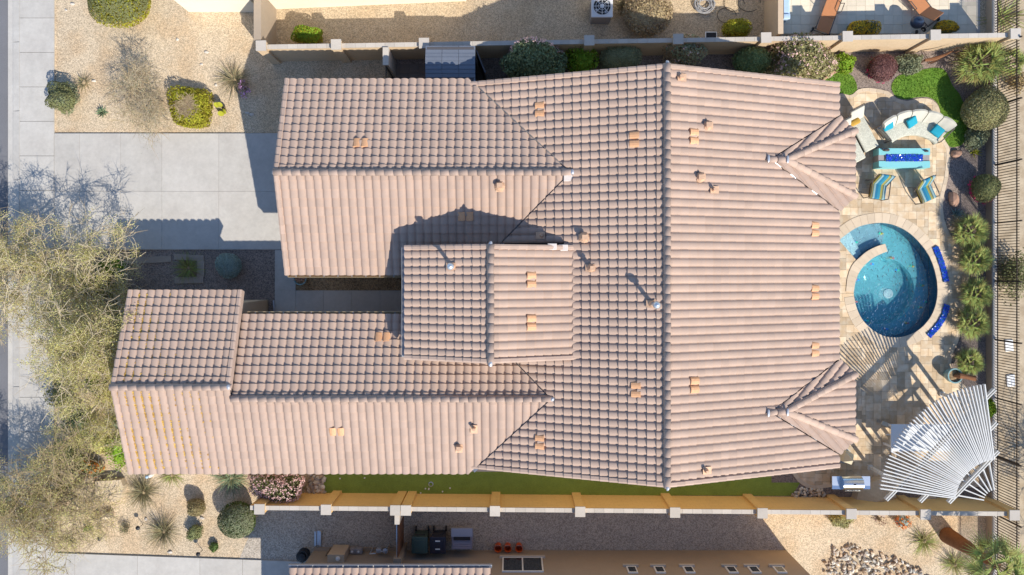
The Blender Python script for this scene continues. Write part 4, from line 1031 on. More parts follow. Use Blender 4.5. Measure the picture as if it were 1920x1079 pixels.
# pergola: fan of white slats on three diagonal beams
PZ = 2.62; pcn = P(1874,945,PZ); pg = thing('pergola', 'white fan shaped pergola of radiating slats in the lower right corner', 'pergola', (pcn.x,pcn.y,0))
sz = 1280/(HC-PZ); slat = None
for k in range(42):
    a = R(97.2)+R(75.6)*k/41; r0, r1 = 84/sz, 226/sz
    if slat is None: slat = MB().box(r0,r1,-.022,.022,PZ-.09,PZ+.03).build('slat', M['pergola_white'], pg, local=True); o = slat
    else: o = slat.copy(); COL.objects.link(o)
    o.rotation_euler = (0,0,a+rd.uniform(-.003,.003))
s2 = None
for k in range(7):
    a = R(100)+R(70)*k/6
    if s2 is None: s2 = MB().box(24/sz,92/sz,-.022,.022,PZ-.24,PZ-.16).build('slat', M['pergola_white'], pg, local=True); o = s2
    else: o = s2.copy(); COL.objects.link(o)
    o.rotation_euler = (0,0,a)
def zpt(x, y): return P(1640+x/4.15, 700+y/4.15, PZ-.16)
for (a, b) in (((85,985),(930,125)),((348,998),(943,383)),((572,1005),(957,605))):
    A_, B_ = zpt(*a), zpt(*b); d = (B_-A_); mid = (A_+B_)/2; rz = math.atan2(d.y,d.x)
    for sg in (-1,1):
        n_ = Vector((-d.y,d.x,0)).normalized()*(.045*sg); MB().cbox((mid.x+n_.x,mid.y+n_.y,PZ-.155), (d.length,.035,.16), rz).build('beam', M['pergola_white'], pg)
    for t in (.14,.86): 
        q = A_.lerp(B_,t); ps = MB().box(q.x-.06,q.x+.06,q.y-.06,q.y+.06,.02,PZ-.235).build('post', M['pergola_white'], pg)
        MB().box(q.x-.10,q.x+.10,q.y-.10,q.y+.10,.022,.14).build('post_base', M['pergola_white'], ps)
p1, p2 = zpt(150,925), zpt(945,915)
# bar table under the pergola
tz = .92; a, b = P(1671,847,tz), P(1782,796,tz); tc_ = (a+b)/2
tb = thing('outdoor_table', 'long white outdoor table standing under the fan pergola', 'table', (tc_.x,tc_.y,0))
MB().rbox((tc_.x,tc_.y,tz-.03), (b.x-a.x,b.y-a.y,.06), 0, .025).build('table_top', mat('table_white', (.74,.77,.80), .35, ((3,.04),)), tb)
for sx in (-1,1):
    for sy in (-1,1): MB().box(tc_.x+sx*1.1-.04,tc_.x+sx*1.1+.04,tc_.y+sy*.45-.04,tc_.y+sy*.45+.04,.02,tz-.06).build('leg', M['white'], tb)
MB().box(a.x+.1,b.x-.1,tc_.y-.02,tc_.y+.02,.3,.36).build('stretcher', M['white'], tb)
bn = thing('bench', 'pale bench at the left end of the white table by the house', 'bench', (P(1662,796).x, P(0,796).y, 0))
q = P(1664,798,.45); MB().cbox((q.x,q.y,.45), (.55,.16,.05), R(-28)).build('seat', M['cushion'], bn); 
for s in (-1,1): MB().cbox((q.x+s*.2,q.y-s*.1,.22), (.05,.14,.42), R(-28)).build('leg', M['frame_grey'], bn)
# stainless grill
gz = .92; gc = P(1596,906,gz); gr = thing('grill', 'stainless steel barbecue grill with side shelves by the lower wall', 'grill', (gc.x,gc.y,0))
w = S(72,gz); d = S(25,gz)
MB().box(gc.x-w*.28,gc.x+w*.28,gc.y-d/2,gc.y+d/2,.05,gz).build('cabinet', M['steel'], gr)
for s in (-1,1):
    MB().box(gc.x+s*w*.39-w*.105,gc.x+s*w*.39+w*.105,gc.y-d/2+.02,gc.y+d/2,gz-.07,gz).build('side_shelf', M['steel'], gr)
mb = MB(); n = 8; v = []
for x in (gc.x-w*.26, gc.x+w*.26):
    v += [(x, gc.y+d*.5*math.cos(math.pi*k/n), gz+.005+.27*math.sin(math.pi*k/n)) for k in range(n+1)]
m_ = n+1; mb.add(v, [(k,k+1,m_+k+1,m_+k) for k in range(n)]+[tuple(range(m_)), tuple(range(2*m_-1,m_-1,-1))])
ld = mb.build('lid', M['steel'], gr, True)
MB().tube([(gc.x-w*.2,gc.y-d*.52,gz+.14),(gc.x+w*.2,gc.y-d*.52,gz+.14)], .018, 8).build('handle', M['steel'], ld)
MB().lathe([(.045,0),(.045,.02),(.02,.025)], (gc.x+.03,gc.y,gz+.275), 12).build('thermometer', M['black'], ld)
for s in (-1,1): MB().tube([(gc.x+s*w*.25,gc.y-d*.3,.05),(gc.x+s*w*.25+.03,gc.y-d*.3,.05)], .05, 10).build('wheel', M['black'], gr)
# cream covered patio heater
hp = P(1590,859,.5); o = thing('covered_heater', 'small cream fabric covered object with pointed top under the lower bay eave', 'cover', (hp.x,hp.y,0))
MB().add([(hp.x+.30*math.cos(k*1.5708+.5),hp.y+.38*math.sin(k*1.5708+.5),.03) for k in range(4)]+[(hp.x+.26*math.cos(k*1.5708+.5),hp.y+.32*math.sin(k*1.5708+.5),.55) for k in range(4)]+[(hp.x,hp.y,.95)],
  [(k,(k+1)%4,4+(k+1)%4,4+k) for k in range(4)]+[(4+k,4+(k+1)%4,8) for k in range(4)]).build('cover', mat('cover_cream', (.70,.62,.44), .9, ((3,.06),)), o)
MB().lathe([(.36,.0),(.36,.035)], (hp.x,hp.y,.028), 12).build('base', M['frame_grey'], o)
# glazed pot with brown driftwood
def pot(label, p, r, h, m, content):
    o = thing('planter_pot', label, 'pot', (p.x,p.y,0))
    MB().lathe([(r*.62,.02),(r*.95,h*.55),(r*.88,h*.86),(r,h*.93),(r,h),(r*.84,h),(r*.80,h*.82),(.01,h*.80)], (p.x,p.y,0), 20, False).build('pot_body', m, o, True)
    MB().lathe([(r*.80,h*.83),(.01,h*.84)], (p.x,p.y,0), 14, False).build('soil', M['mulch'], o)
    content(o); return o
mat('glaze', (.22,.36,.36), .25, ((5,.12),), spec=.6)
pt = P(1790,705,.5)
def wood(o):
    for k in range(5):
        a = rd.uniform(-.6,.4); l = rd.uniform(.3,.7)
        MB().tube([(pt.x,pt.y,.45),(pt.x+.15,pt.y-.02+k*.02,.62),(pt.x+.15+l*math.cos(a),pt.y-.05+l*.4*math.sin(a),.66+.03*k)], [.07,.09,.06], 7).build('driftwood', M['rust'], o)
pot('glazed blue green pot with rusty brown driftwood near the pergola', pt, .33, .55, M['glaze'], wood)
p5_ = P(563,523,.3)
def dry(o):
    for k in range(9):
        a = k*.7; MB().tube([(p5_.x,p5_.y,.3),(p5_.x+.15*math.cos(a),p5_.y+.12*math.sin(a),.45),(p5_.x+.33*math.cos(a),p5_.y+.2*math.sin(a),.38)], [.03,.03,.006], 5).build('stem', M['terracotta'], o)
pot('pale green pot with a dried brown plant beside the courtyard walk', p5_, .28, .36, M['glaze'], dry)
# boulders
def rock(name, label, px, py, r, m, seed, h=.6, group=None):
    p = P(px, py, .1); o = MB().blob((p.x,p.y,r[2]*.35), r, seed, .25, 2, .5).build(name, m); 
    return tag(o, label, 'rock', group)
rock('boulder','reddish boulder in the bed right of the fire table',1793,289,(.26,.2,.2),M['terracotta'],1)
rock('boulder','flat pinkish boulder beside the ball shaped pink flowered bush',1788,374,(.24,.30,.2),M['terracotta'],2)
p = P(205,920,.3); MB_ = MB().prism(pxpoly([(179,903),(226,900),(231,912),(228,935),(219,941),(178,939)], .35), 0, .36)
tag(MB_.build('boulder', M['boulder']), 'large flat topped pale boulder in the lower left front yard', 'rock')
p = P(196,970,.15); tag(MB().tube([(p.x-.36,p.y-.12,.14),(p.x-.1,p.y,.17),(p.x+.36,p.y+.14,.14)], [.13,.17,.12], 8).build('boulder', M['boulder'], smooth=True), 'long rounded yellowish stone lying below the flat topped boulder', 'rock')
for k, (px, py, lb) in enumerate([(331,73,'small grey stone alone in the gravel below the cream house wall'),(376,120,'small grey stone left of the grey grass clump, lower of two'),(386,97,'small grey stone left of the grey grass clump, upper of two'),(403,159,'small grey stone above the prickly pear'),(174,151,'small grey stone right of the spiky grass tuft'),(134,7,'small grey stone at the top edge beside the sidewalk'),(122,18,'small grey stone nearest the sidewalk at the top edge'),(463,211,'left one of two shaded grey stones near the driveway'),(471,214,'right one of two shaded grey stones near the driveway'),(272,975,'small grey stone between the two spiky grass clumps'),(377,973,'small grey stone touching the brown ball shrub'),(317,1037,'small grey stone at the edge of the lower driveway')]):
    rock('stone', lb, px, py, (.07+.02*(k%3),.06,.05), M['river'], k, group='small loose stones in the front gravel')
# river rock bed and rock piles: single stones
def rocks(label, poly, n, seed, r0=.06, r1=.13, grp=None, cat='rock bed'):
    q = pxpoly(poly); r = random.Random(seed); mb = MB(); xs = [a[0] for a in q]; ys = [a[1] for a in q]; k = 0
    o = thing('rock_bed', label, cat, (sum(xs)/len(xs), sum(ys)/len(ys), 0)); 
    base = []
    for s in range(6): base.append(MB().blob((0,0,0), (1,.8,.62), seed*10+s, .3, 1).build('stone', mat('stone%d_%d' % (seed,s), [(.66,.58,.46),(.52,.37,.24),(.44,.41,.36),(.74,.69,.60),(.58,.45,.31),(.36,.29,.24)][s], .85, ((9,.12),), objr=.15), o, local=True))
    first = set()
    for _ in range(n*20):
        if k >= n: break
        x, y = r.uniform(min(xs),max(xs)), r.uniform(min(ys),max(ys))
        if not inside(q, x, y): continue
        s = r.randrange(6); b = base[s]
        if s in first: b = b.copy(); COL.objects.link(b)
        first.add(s)
        sc_ = r.uniform(r0,r1); b.location = (x-o.location.x, y-o.location.y, sc_*.35+r.uniform(0,.05)); b.scale = (sc_,sc_*r.uniform(.7,1.1),sc_); b.rotation_euler = (r.uniform(-.4,.4),r.uniform(-.4,.4),r.uniform(0,6)); k += 1
    return o
rocks('bed of pale and brown river stones at the bottom right', [(1560,1026),(1600,1022),(1640,1034),(1690,1050),(1745,1078),(1760,1100),(1560,1100),(1540,1062)], 298, 1, .06,.125)
rocks('pile of brown rocks at the left end of the turf strip', [(584,886),(606,889),(612,924),(592,926),(578,920)], 70, 2, .07,.14)
rocks('small rock pile at the right end of the turf strip', [(1484,928),(1492,916),(1510,914),(1545,918),(1545,932),(1486,934)], 70, 3, .05,.11)
rocks('short row of dark stones where turf meets the patio bed', [(1620,925),(1650,922),(1652,932),(1620,934)], 14, 4, .05,.10)
# golf balls and cup on the turf
for k, (px, py) in enumerate([(638,897),(684,896),(798,916),(804,917),(789,924),(830,921.5),(844,915),(804.5,916)]):
    p = P(px, py); tag(MB().lathe([(.002,0),(.03,.012),(.036,.036),(.03,.06),(.002,.072)], (p.x,p.y,.012), 10, False).build('golf_ball', M['white']), 'white golf ball lying on the shaded turf strip', 'ball', 'golf balls on the turf strip')
p = P(808,908); tag(MB().lathe([(.11,0),(.11,.03),(.08,.035),(.075,.01)], (p.x,p.y,.01), 14, False).build('putting_cup', M['galv']), 'round metal putting cup among the golf balls', 'cup')
# path lights
for px, py, lb in ((187,1010,'black path light nearest the sidewalk in the lower left yard'),(259,990,'black path light between the two spiky grass clumps'),(372,1039,'black path light beside the lower driveway and small shrub')):
    p = P(px, py, .4); o = thing('path_light', lb, 'lamp', (p.x,p.y,0), 0, 'path lights in the front yard')
    MB().tube([(p.x,p.y,0),(p.x,p.y,.42)], .012, 6).build('stake', M['black'], o); MB().lathe([(.02,.40),(.10,.43),(.09,.45),(.02,.50)], (p.x,p.y,0), 12).build('shade', M['black'], o)
# small statue
p = P(278,893,.3); o = thing('garden_statue', 'small white and blue statue beside the lower left roof corner', 'statue', (p.x,p.y,0))
MB().lathe([(.10,0),(.12,.12),(.08,.26),(.05,.34)], (p.x,p.y,0), 10).build('body', M['white'], o, True); MB().blob((p.x,p.y,.40), (.07,.07,.08), 2, .05, 2).build('head', mat('statue_blue', (.35,.5,.68), .6), o, True)
# utility things by the courtyard
p0, p1 = P(456,588,.6), P(481,567,.6); o = thing('equipment_box', 'grey green metal box between casita roof and courtyard walk', 'box', ((p0.x+p1.x)/2,(p0.y+p1.y)/2,0))
MB().box(p0.x,p1.x,p0.y,p1.y,.0,.56).build('body', mat('box_green', (.32,.36,.30), .5), o); MB().box(p0.x-.03,p1.x+.03,p0.y-.03,p1.y+.03,.56,.60).build('lid', M['box_green'], o)
p0, p1 = P(487,588,.08), P(502,564,.08); o = thing('drain_grate', 'brown slatted grate on the ground beside the grey green box', 'grate', (p0.x,p0.y,0))
MB().box(p0.x,p1.x,p0.y,p1.y,.005,.03).build('frame', M['bark'], o)
for k in range(6): y = p0.y+.03+(p1.y-p0.y)*k/6; MB().box(p0.x+.02,p1.x-.02,y,y+.06,.03,.06).build('slat', M['bark'], o)
p = P(511,577,.3); tag(MB().tube([(p.x,p.y-.2,.1),(p.x,p.y,.12),(p.x-.03,p.y+.3,.08)], .04, 8).build('downspout', M['lead']), 'pale downspout pipe next to the courtyard walk', 'pipe')
# stepping stones around the grass clump
for k, (x0, y0, x1, y1) in enumerate([(327,478,383,489),(370,489,384,520),(328,520,382,532),(240,482,322,494)]):
    a, b = P(x0, y1), P(x1, y0); tag(MB().rbox(((a.x+b.x)/2,(a.y+b.y)/2,.03), (b.x-a.x,b.y-a.y,.05), R(2*k-3), .02).build('stepping_stone', mat('step_stone', (.33,.27,.22), .9, ((5,.12),), objr=.1) if k == 0 else M['step_stone']),
      ['flat stepping stone above the shaded grass clump','flat stepping stone right of the shaded grass clump','flat stepping stone below the shaded grass clump','long flat stepping stone left of the shaded grass clump'][k], 'stone', 'stepping stones in the shaded yard')
# neighbour, bottom: bins, cabinet, buckets, meters
def bin_(label, px, col, grp):
    a = P(px-17,1045,.02); b = P(px+17,1000,1.0); c = P(px,1021,1.0); w = .62
    o = thing('wheelie_bin', label, 'bin', (c.x,c.y,0), 0, grp); m = mat('bin'+str(px), col, .45, ((5,.06),))
    y0, y1 = c.y-.36, c.y+.36
    MB().add([(c.x-.26,y0+.1,.06),(c.x+.26,y0+.1,.06),(c.x+.26,y1-.12,.06),(c.x-.26,y1-.12,.06),(c.x-w/2,y0,.98),(c.x+w/2,y0,.98),(c.x+w/2,y1-.03,.98),(c.x-w/2,y1-.03,.98)],[(3,2,1,0),(4,5,6,7),(0,1,5,4),(1,2,6,5),(2,3,7,6),(3,0,4,7)]).build('body', m, o)
    l = MB().rbox((c.x,c.y-.02,1.02), (w+.06,.72,.09), 0, .04).build('lid', m, o, True); MB().rbox((c.x,c.y-.03,1.07), (w-.12,.46,.03), 0, .014).build('lid_panel', m, l, True)
    MB().tube([(c.x-.22,y1+.03,.95),(c.x+.22,y1+.03,.95)], .022, 6).build('handle', M['black'], o)
    for s in (-1,1): MB().tube([(c.x+s*.24,y1-.02,.12),(c.x+s*.30,y1-.02,.12)], .12, 12).build('wheel', M['black'], o)
    return o
bin_('dark green wheelie bin by the brown gate in the shaded side yard', 787, (.05,.085,.075), 'wheelie bins in the side yard')
o = bin_('black wheelie bin with pale stickers, right of the green bin', 821, (.03,.03,.045), 'wheelie bins in the side yard')
c = o.location
for dy in (.17,-.17): MB().box(-.10,.10,dy-.025,dy+.025,1.088,1.094).build('sticker', M['white'], o, local=True)
a, b = P(846,1033,.9), P(886,991,.9); o = thing('utility_cabinet', 'grey purple cabinet with flat lid beside the black bin', 'cabinet', ((a.x+b.x)/2,(a.y+b.y)/2,0)); mat('cab', (.30,.26,.30), .6); mat('cab_lid', (.33,.34,.40), .5)
MB().box(a.x+.02,b.x-.02,a.y+.05,b.y-.35,.02,.86).build('body', M['cab'], o); MB().box(a.x,b.x,b.y-.36,b.y,.80,.90).build('lid', M['cab_lid'], o)
for k in range(5): y = a.y+.08+k*.10; MB().box(a.x+.06,b.x-.06,y,y+.08,.862,.885).build('shelf_slat', M['cab'], o)
MB().box(a.x+.1,b.x-.1,b.y-.50,b.y-.37,.86,.94).build('handle_bar', M['black'], o)
for k, (px, lb) in enumerate(((934,'leftmost of three orange buckets against the tan wall'),(952,'middle one of three orange buckets against the tan wall'),(973,'rightmost of three orange buckets against the tan wall'))):
    p = P(px,1026,.2); o = thing('bucket', lb, 'bucket', (p.x,p.y,0), 0, 'orange buckets by the tan wall')
    MB().lathe([(.13,.01),(.155,.36),(.165,.37),(.165,.39),(.145,.39),(.12,.05),(.01,.04)], (p.x,p.y,0), 18, False).build('bucket_body', mat('orange', (.62,.10,.02), .45) if k == 0 else M['orange'], o, True)
    MB().tube([(p.x-.165,p.y,.35),(p.x-.1,p.y+.14,.42),(p.x+.1,p.y+.14,.42),(p.x+.165,p.y,.35)], .006, 5).build('handle', M['galv'], o)
# meters and pipes on the wall foot
a = P(595,1000,.4); o = thing('metal_bracket', 'short grey metal channel lying on the shaded gravel', 'bracket', (a.x,a.y,0)); q = P(597,1008)
MB().box(q.x-.14,q.x+.14,q.y-.32,q.y+.3,.01,.03).build('base_plate', M['galv'], o); MB().box(q.x-.14,q.x-.08,q.y-.32,q.y+.3,.03,.12).box(q.x+.08,q.x+.14,q.y-.32,q.y+.3,.03,.12).build('flange', M['galv'], o)
q = P(628,1035,.6); o = thing('utility_box', 'tan utility box with white lid standing under the bottom gutter', 'box', (q.x,q.y,0)); q2 = P(640,1050,1.2)
MB().box(q.x-.15,q.x+.55,BY+.001,BY+.32,.2,1.25).build('body', M['stucco'], o); MB().lathe([(.09,1.25),(.09,1.31),(.02,1.33)], (q.x+.3,BY+.17,0), 12).build('lid', M['white'], o)
q = P(625,1030); o = thing('meter_pipe', 'thin brown riser pipe with tap left of the tan utility box', 'pipe', (q.x,q.y,0)); MB().tube([(q.x-.1,BY+.1,0),(q.x-.1,BY+.1,.8),(q.x+.2,BY+.12,.8)], .03, 6).build('pipe', M['bark'], o); MB().blob((q.x+.2,BY+.14,.8), (.06,.06,.06), 1, .1, 1).build('valve', M['galv'], o)
q = P(715,1027); o = thing('gas_meter', 'grey gas meter with bent pipes against the bottom tan wall', 'meter', (q.x,q.y,0))
MB().tube([(q.x-.35,BY+.15,0),(q.x-.35,BY+.15,.75),(q.x-.1,BY+.18,.78)], .03, 7).build('pipe', M['galv'], o); MB().rbox((q.x+.02,BY+.24,.55), (.26,.2,.34), 0, .06).build('meter_body', M['lead'], o, True)
MB().tube([(q.x+.12,BY+.24,.7),(q.x+.3,BY+.26,.78),(q.x+.34,BY+.3,0)], .028, 7).build('pipe', M['galv'], o); MB().lathe([(.11,0),(.12,.05),(.04,.09)], (q.x+.33,BY+.3,.78), 12).build('regulator', M['lead'], o)
for px, sx, lb in ((662,.12,'small grey stone like cover left of the gas meter'),(674,.16,'small grey square box with pale dial left of the gas meter')):
    q = P(px,1035,.3); o = thing('valve_box', lb, 'box', (q.x,q.y,0)); MB().rbox((q.x,BY+.14,.35), (sx*2,.24,.28), 0, .04).build('body', M['slate'], o); MB().lathe([(.05,.49),(.05,.51),(.01,.515)], (q.x,BY+.14,0), 10).build('dial', M['white'], o)
q = P(567,1043,.4); o = thing('hose_reel', 'black round hose reel at the end of the lower driveway', 'hose reel', (q.x,q.y,0))
for k in range(4): MB().lathe([(.20+.02*k,.1+.1*k),(.26,.12+.1*k),(.26,.17+.1*k),(.20,.19+.1*k)], (q.x,q.y,0), 14, False).build('hose_coil', M['black'], o)
MB().lathe([(.16,.02),(.16,.52),(.03,.55)], (q.x,q.y,0), 12).build('drum', M['black'], o)
# neighbour, top: air conditioner, hose, utility lid, loungers, covered barbecue, kettle grill
zt = 1.0; q = P(1129,12,zt); o = thing('air_conditioner', 'grey outdoor air conditioning unit with round fan guard at the top edge', 'air conditioner', (q.x,q.y,0))
MB().rbox((q.x,q.y,.47), (.86,.86,.90), 0, .07).build('cabinet', mat('ac_grey', (.24,.22,.215), .6, ((6,.06),)), o); tp = MB().rbox((q.x,q.y,.95), (.92,.92,.08), 0, .035).build('top_panel', mat('ac_top', (.62,.62,.62), .5), o, True)
MB().lathe([(.36,.992),(.36,1.0),(.02,1.0)], (q.x,q.y,0), 24, False).build('fan_opening', M['black'], tp)
for k in range(8): a = k*math.pi/4; MB().tube([(q.x+.07*math.cos(a),q.y+.07*math.sin(a),1.03),(q.x+.38*math.cos(a),q.y+.38*math.sin(a),1.01)], .012, 5).build('guard_bar', M['ac_top'], tp)
for r_ in (.38,.27,.16): MB().tube([(q.x+r_*math.cos(k*math.pi/12),q.y+r_*math.sin(k*math.pi/12),1.02) for k in range(25)], .008, 4, False).build('guard_ring', M['ac_top'], tp)
MB().lathe([(.09,1.0),(.09,1.05),(.02,1.06)], (q.x,q.y,0), 14).build('motor_cap', M['ac_top'], tp)
for k in range(4): a = k*math.pi/2+.4; MB().add([(q.x+.06*math.cos(a),q.y+.06*math.sin(a),.996),(q.x+.34*math.cos(a-.3),q.y+.34*math.sin(a-.3),.997),(q.x+.34*math.cos(a+.3),q.y+.34*math.sin(a+.3),1.004)],[(0,1,2)]).build('fan_blade', M['lead'], tp)
r_ = random.Random(4); pts = []; q = P(1330,10)
for k in range(260):
    a = k*.37; rr = .34+.12*math.sin(k*.21)+r_.uniform(-.02,.02); pts.append((q.x-.25+rr*math.cos(a), q.y+rr*.9*math.sin(a), .03+.0006*k+r_.uniform(0,.02)))
o = thing('garden_hose', 'tangled grey garden hose on the pale gravel at the top', 'hose', (q.x,q.y,0)); MB().tube(pts, .013, 5).build('hose_coil', mat('hose_grey', (.36,.36,.37), .5), o, True)
for cx, cy, rr in ((1376,8,.45),(1404,6,.5),(1362,30,.42)):
    c = P(cx, cy); MB().tube([(c.x+rr*math.cos(k*.3),c.y+rr*.8*math.sin(k*.3),.03+.002*k) for k in range(19)], .013, 5).build('hose_loop', M['black'], o, True)
q = P(1333,67); o = thing('ground_meter_cover', 'small white framed meter lid beside the yellow hedge at the top wall', 'lid', (q.x,q.y,0)); MB().box(q.x-.26,q.x+.26,q.y-.16,q.y+.16,.005,.03).build('frame', M['white'], o); MB().box(q.x-.22,q.x+.22,q.y-.12,q.y+.12,.03,.035).build('lid', M['black'], o)
def lounger(label, c, rz, fold):
    o = thing('sun_lounger', label, 'lounger', (c.x,c.y,0), rz, 'orange sun loungers on the top terrace'); m = M.get('sling') or mat('sling', (.58,.25,.11), .8, ((9,.06),), trans=.15)
    MB().box(-.29,.29,-.62,.75,.35,.375).build('seat_sling', m, o, local=True)
    mt = Matrix.Rotation(R(fold),3,'X'); c2 = Vector((0,-.62,.36))+mt @ Vector((0,-.36,0)); MB().cbox(c2, (.56,.70,.02), 0, mt).build('back_sling', m, o, local=True)
    for s in (-1,1):
        MB().tube([(s*.32,.8,.36),(s*.32,-.64,.36),(s*.32,-1.28,.36)], .022, 6).build('side_rail', M['frame_metal'], o, local=True)
        MB().tube([(s*.34,-.35,.36),(s*.40,-.35,.62),(s*.40,.05,.62),(s*.34,.12,.36)], .018, 6).build('armrest', M['frame_metal'], o, local=True)
        MB().tube([(s*.32,-1.15,.36),(s*.33,-1.25,.10)], .018, 6).build('leg', M['frame_metal'], o, local=True); MB().tube([(s*.32,.6,.36),(s*.32,.65,.02)], .018, 6).build('leg', M['frame_metal'], o, local=True)
        wv = MB().tube([(s*.36,-1.27,.13),(s*.40,-1.27,.13)], .12, 14).build('wheel', M['black'], o, local=True); MB().tube([(s*.355,-1.27,.13),(s*.405,-1.27,.13)], .04, 8).build('hub', M['galv'], wv, local=True)
    MB().tube([(-.33,-1.27,.13),(.33,-1.27,.13)], .015, 6).build('axle', M['frame_metal'], o, local=True); MB().tube([(-.32,-1.28,.36),(.32,-1.28,.36)], .02, 6).build('end_rail', M['frame_metal'], o, local=True)
    return o
lounger('orange sling sun lounger with black wheels, left on the top terrace', P(1562,6,.4), R(-20), -4)
lounger('orange sling sun lounger with raised back, right on the top terrace', P(1718,-2,.4), R(38), -38)
q = P(1469,14,.8); o = thing('covered_barbecue', 'barbecue under a pale blue cover at the top terrace wall', 'barbecue', (q.x,q.y,0)); mat('cover_blue', (.42,.56,.72), .5, ((3,.08),), (4,.5,.05))
MB().rbox((q.x,q.y+.25,.42), (.56,1.5,.82), 0, .08).build('cover', M['cover_blue'], o, True); MB().rbox((q.x,q.y-.42,.86), (.52,.24,.10), 0, .045).build('cover_fold', M['cover_blue'], o, True)
zk = .75; q = P(1720,42,zk); o = thing('kettle_grill', 'dark blue round kettle grill on legs at the top terrace', 'grill', (q.x,q.y,0)); mat('enamel', (.02,.035,.07), .3, spec=.6)
MB().lathe([(.03,.48),(.17,.53),(.26,.66),(.28,.75)], (q.x,q.y,0), 20, False).build('bowl', M['enamel'], o, True); lid = MB().lathe([(.285,.75),(.27,.83),(.19,.92),(.08,.965),(.01,.97)], (q.x,q.y,0), 20, False).build('lid', M['enamel'], o, True); MB().tube([(q.x-.06,q.y,.96),(q.x-.06,q.y,1.02),(q.x+.06,q.y,1.02),(q.x+.06,q.y,.96)], .012, 6).build('handle', M['black'], lid)
for k in range(3): a = k*2.1+.6; MB().tube([(q.x+.2*math.cos(a),q.y+.2*math.sin(a),.6),(q.x+.34*math.cos(a),q.y+.34*math.sin(a),.02)], .014, 6).build('leg', M['galv'], o)
MB().tube([(q.x+.33,q.y-.2,.10),(q.x+.37,q.y-.2,.10)], .1, 12).build('wheel', M['black'], o)
# rusty deer-like sculpture and pink ornament
q = P(1750,112,.5); o = thing('metal_sculpture', 'rusty thin metal sculpture in the bed by the top wall', 'sculpture', (q.x,q.y,0))
MB().tube([(q.x-.4,q.y-.05,.55),(q.x,q.y,.60),(q.x+.35,q.y+.12,.75),(q.x+.5,q.y+.2,.95)], [.06,.08,.05,.03], 6).build('body', M['rust'], o)
for dx in (-.35,-.25,.15,.25): MB().tube([(q.x+dx,q.y,.55),(q.x+dx-.06,q.y-.03,.0)], .018, 5).build('leg', M['rust'], o)
for s in (-1,1): MB().tube([(q.x+.5,q.y+.2,.95),(q.x+.55,q.y+.2+s*.1,1.15),(q.x+.65,q.y+.2+s*.06,1.25)], .012, 5).build('antler', M['rust'], o)
# stepping plates beyond the fence
for k, (px, py) in enumerate(((1891,648),(1894,714))):
    q = P(px, py); tag(MB().rbox((q.x,q.y,.03), (.36,.52,.05), R(3), .02).build('white_plate', M['white']), 'pale rectangular lid on the desert ground beyond the fence, ' + ('upper one' if k == 0 else 'lower one'), 'lid', 'pale lids beyond the fence')
# ------------------------------------------------------------------ lawn patches
def lawn(label, pts, z=.02):
    q = smooth_loop(pxpoly(pts), 4); o = MB().prism(q, .006, z).build('lawn', M['turf']); struct(o, label); 
    r = np.random.default_rng(len(pts)); a = np.array(q); n = int(area(q)*900); v = []; f = []
    while len(f) < n:
        x, y = r.uniform(a[:,0].min(), a[:,0].max()), r.uniform(a[:,1].min(), a[:,1].max())
        if not inside(q, x, y): continue
        an = r.random()*6.3; b = len(v); h = r.uniform(.02,.045); dx, dy = .012*math.cos(an), .012*math.sin(an); lx, ly = r.normal(0,.02,2)
        v += [(x-dx,y-dy,z),(x+dx,y+dy,z),(x+dx*.3+lx,y+dy*.3+ly,z+h),(x-dx*.3+lx,y-dy*.3+ly,z+h)]; f.append((b,b+1,b+2,b+3))
    g = link('grass', np_mesh('grass', np.array(v), np.array(f)), M['lf_turf']); tag(g, 'short green grass blades of ' + label, 'grass', kind='stuff')
leaf('lf_turf', (.15,.28,.035), .3, .04, .3)
lawn('the small lawn patch at the upper right house corner', [(1536,156),(1553,142),(1575,136),(1595,141),(1605,156),(1606,170),(1598,179),(1580,176),(1560,172)])
lawn('the curved lawn between patio and round olive bush', [(1672,158),(1684,143),(1710,137),(1735,130),(1760,128),(1774,136),(1785,160),(1800,180),(1812,215),(1812,250),(1805,270),(1790,276),(1779,274),(1768,258),(1765,235),(1763,212),(1757,194),(1741,183),(1718,183),(1700,187),(1682,183),(1673,172)])

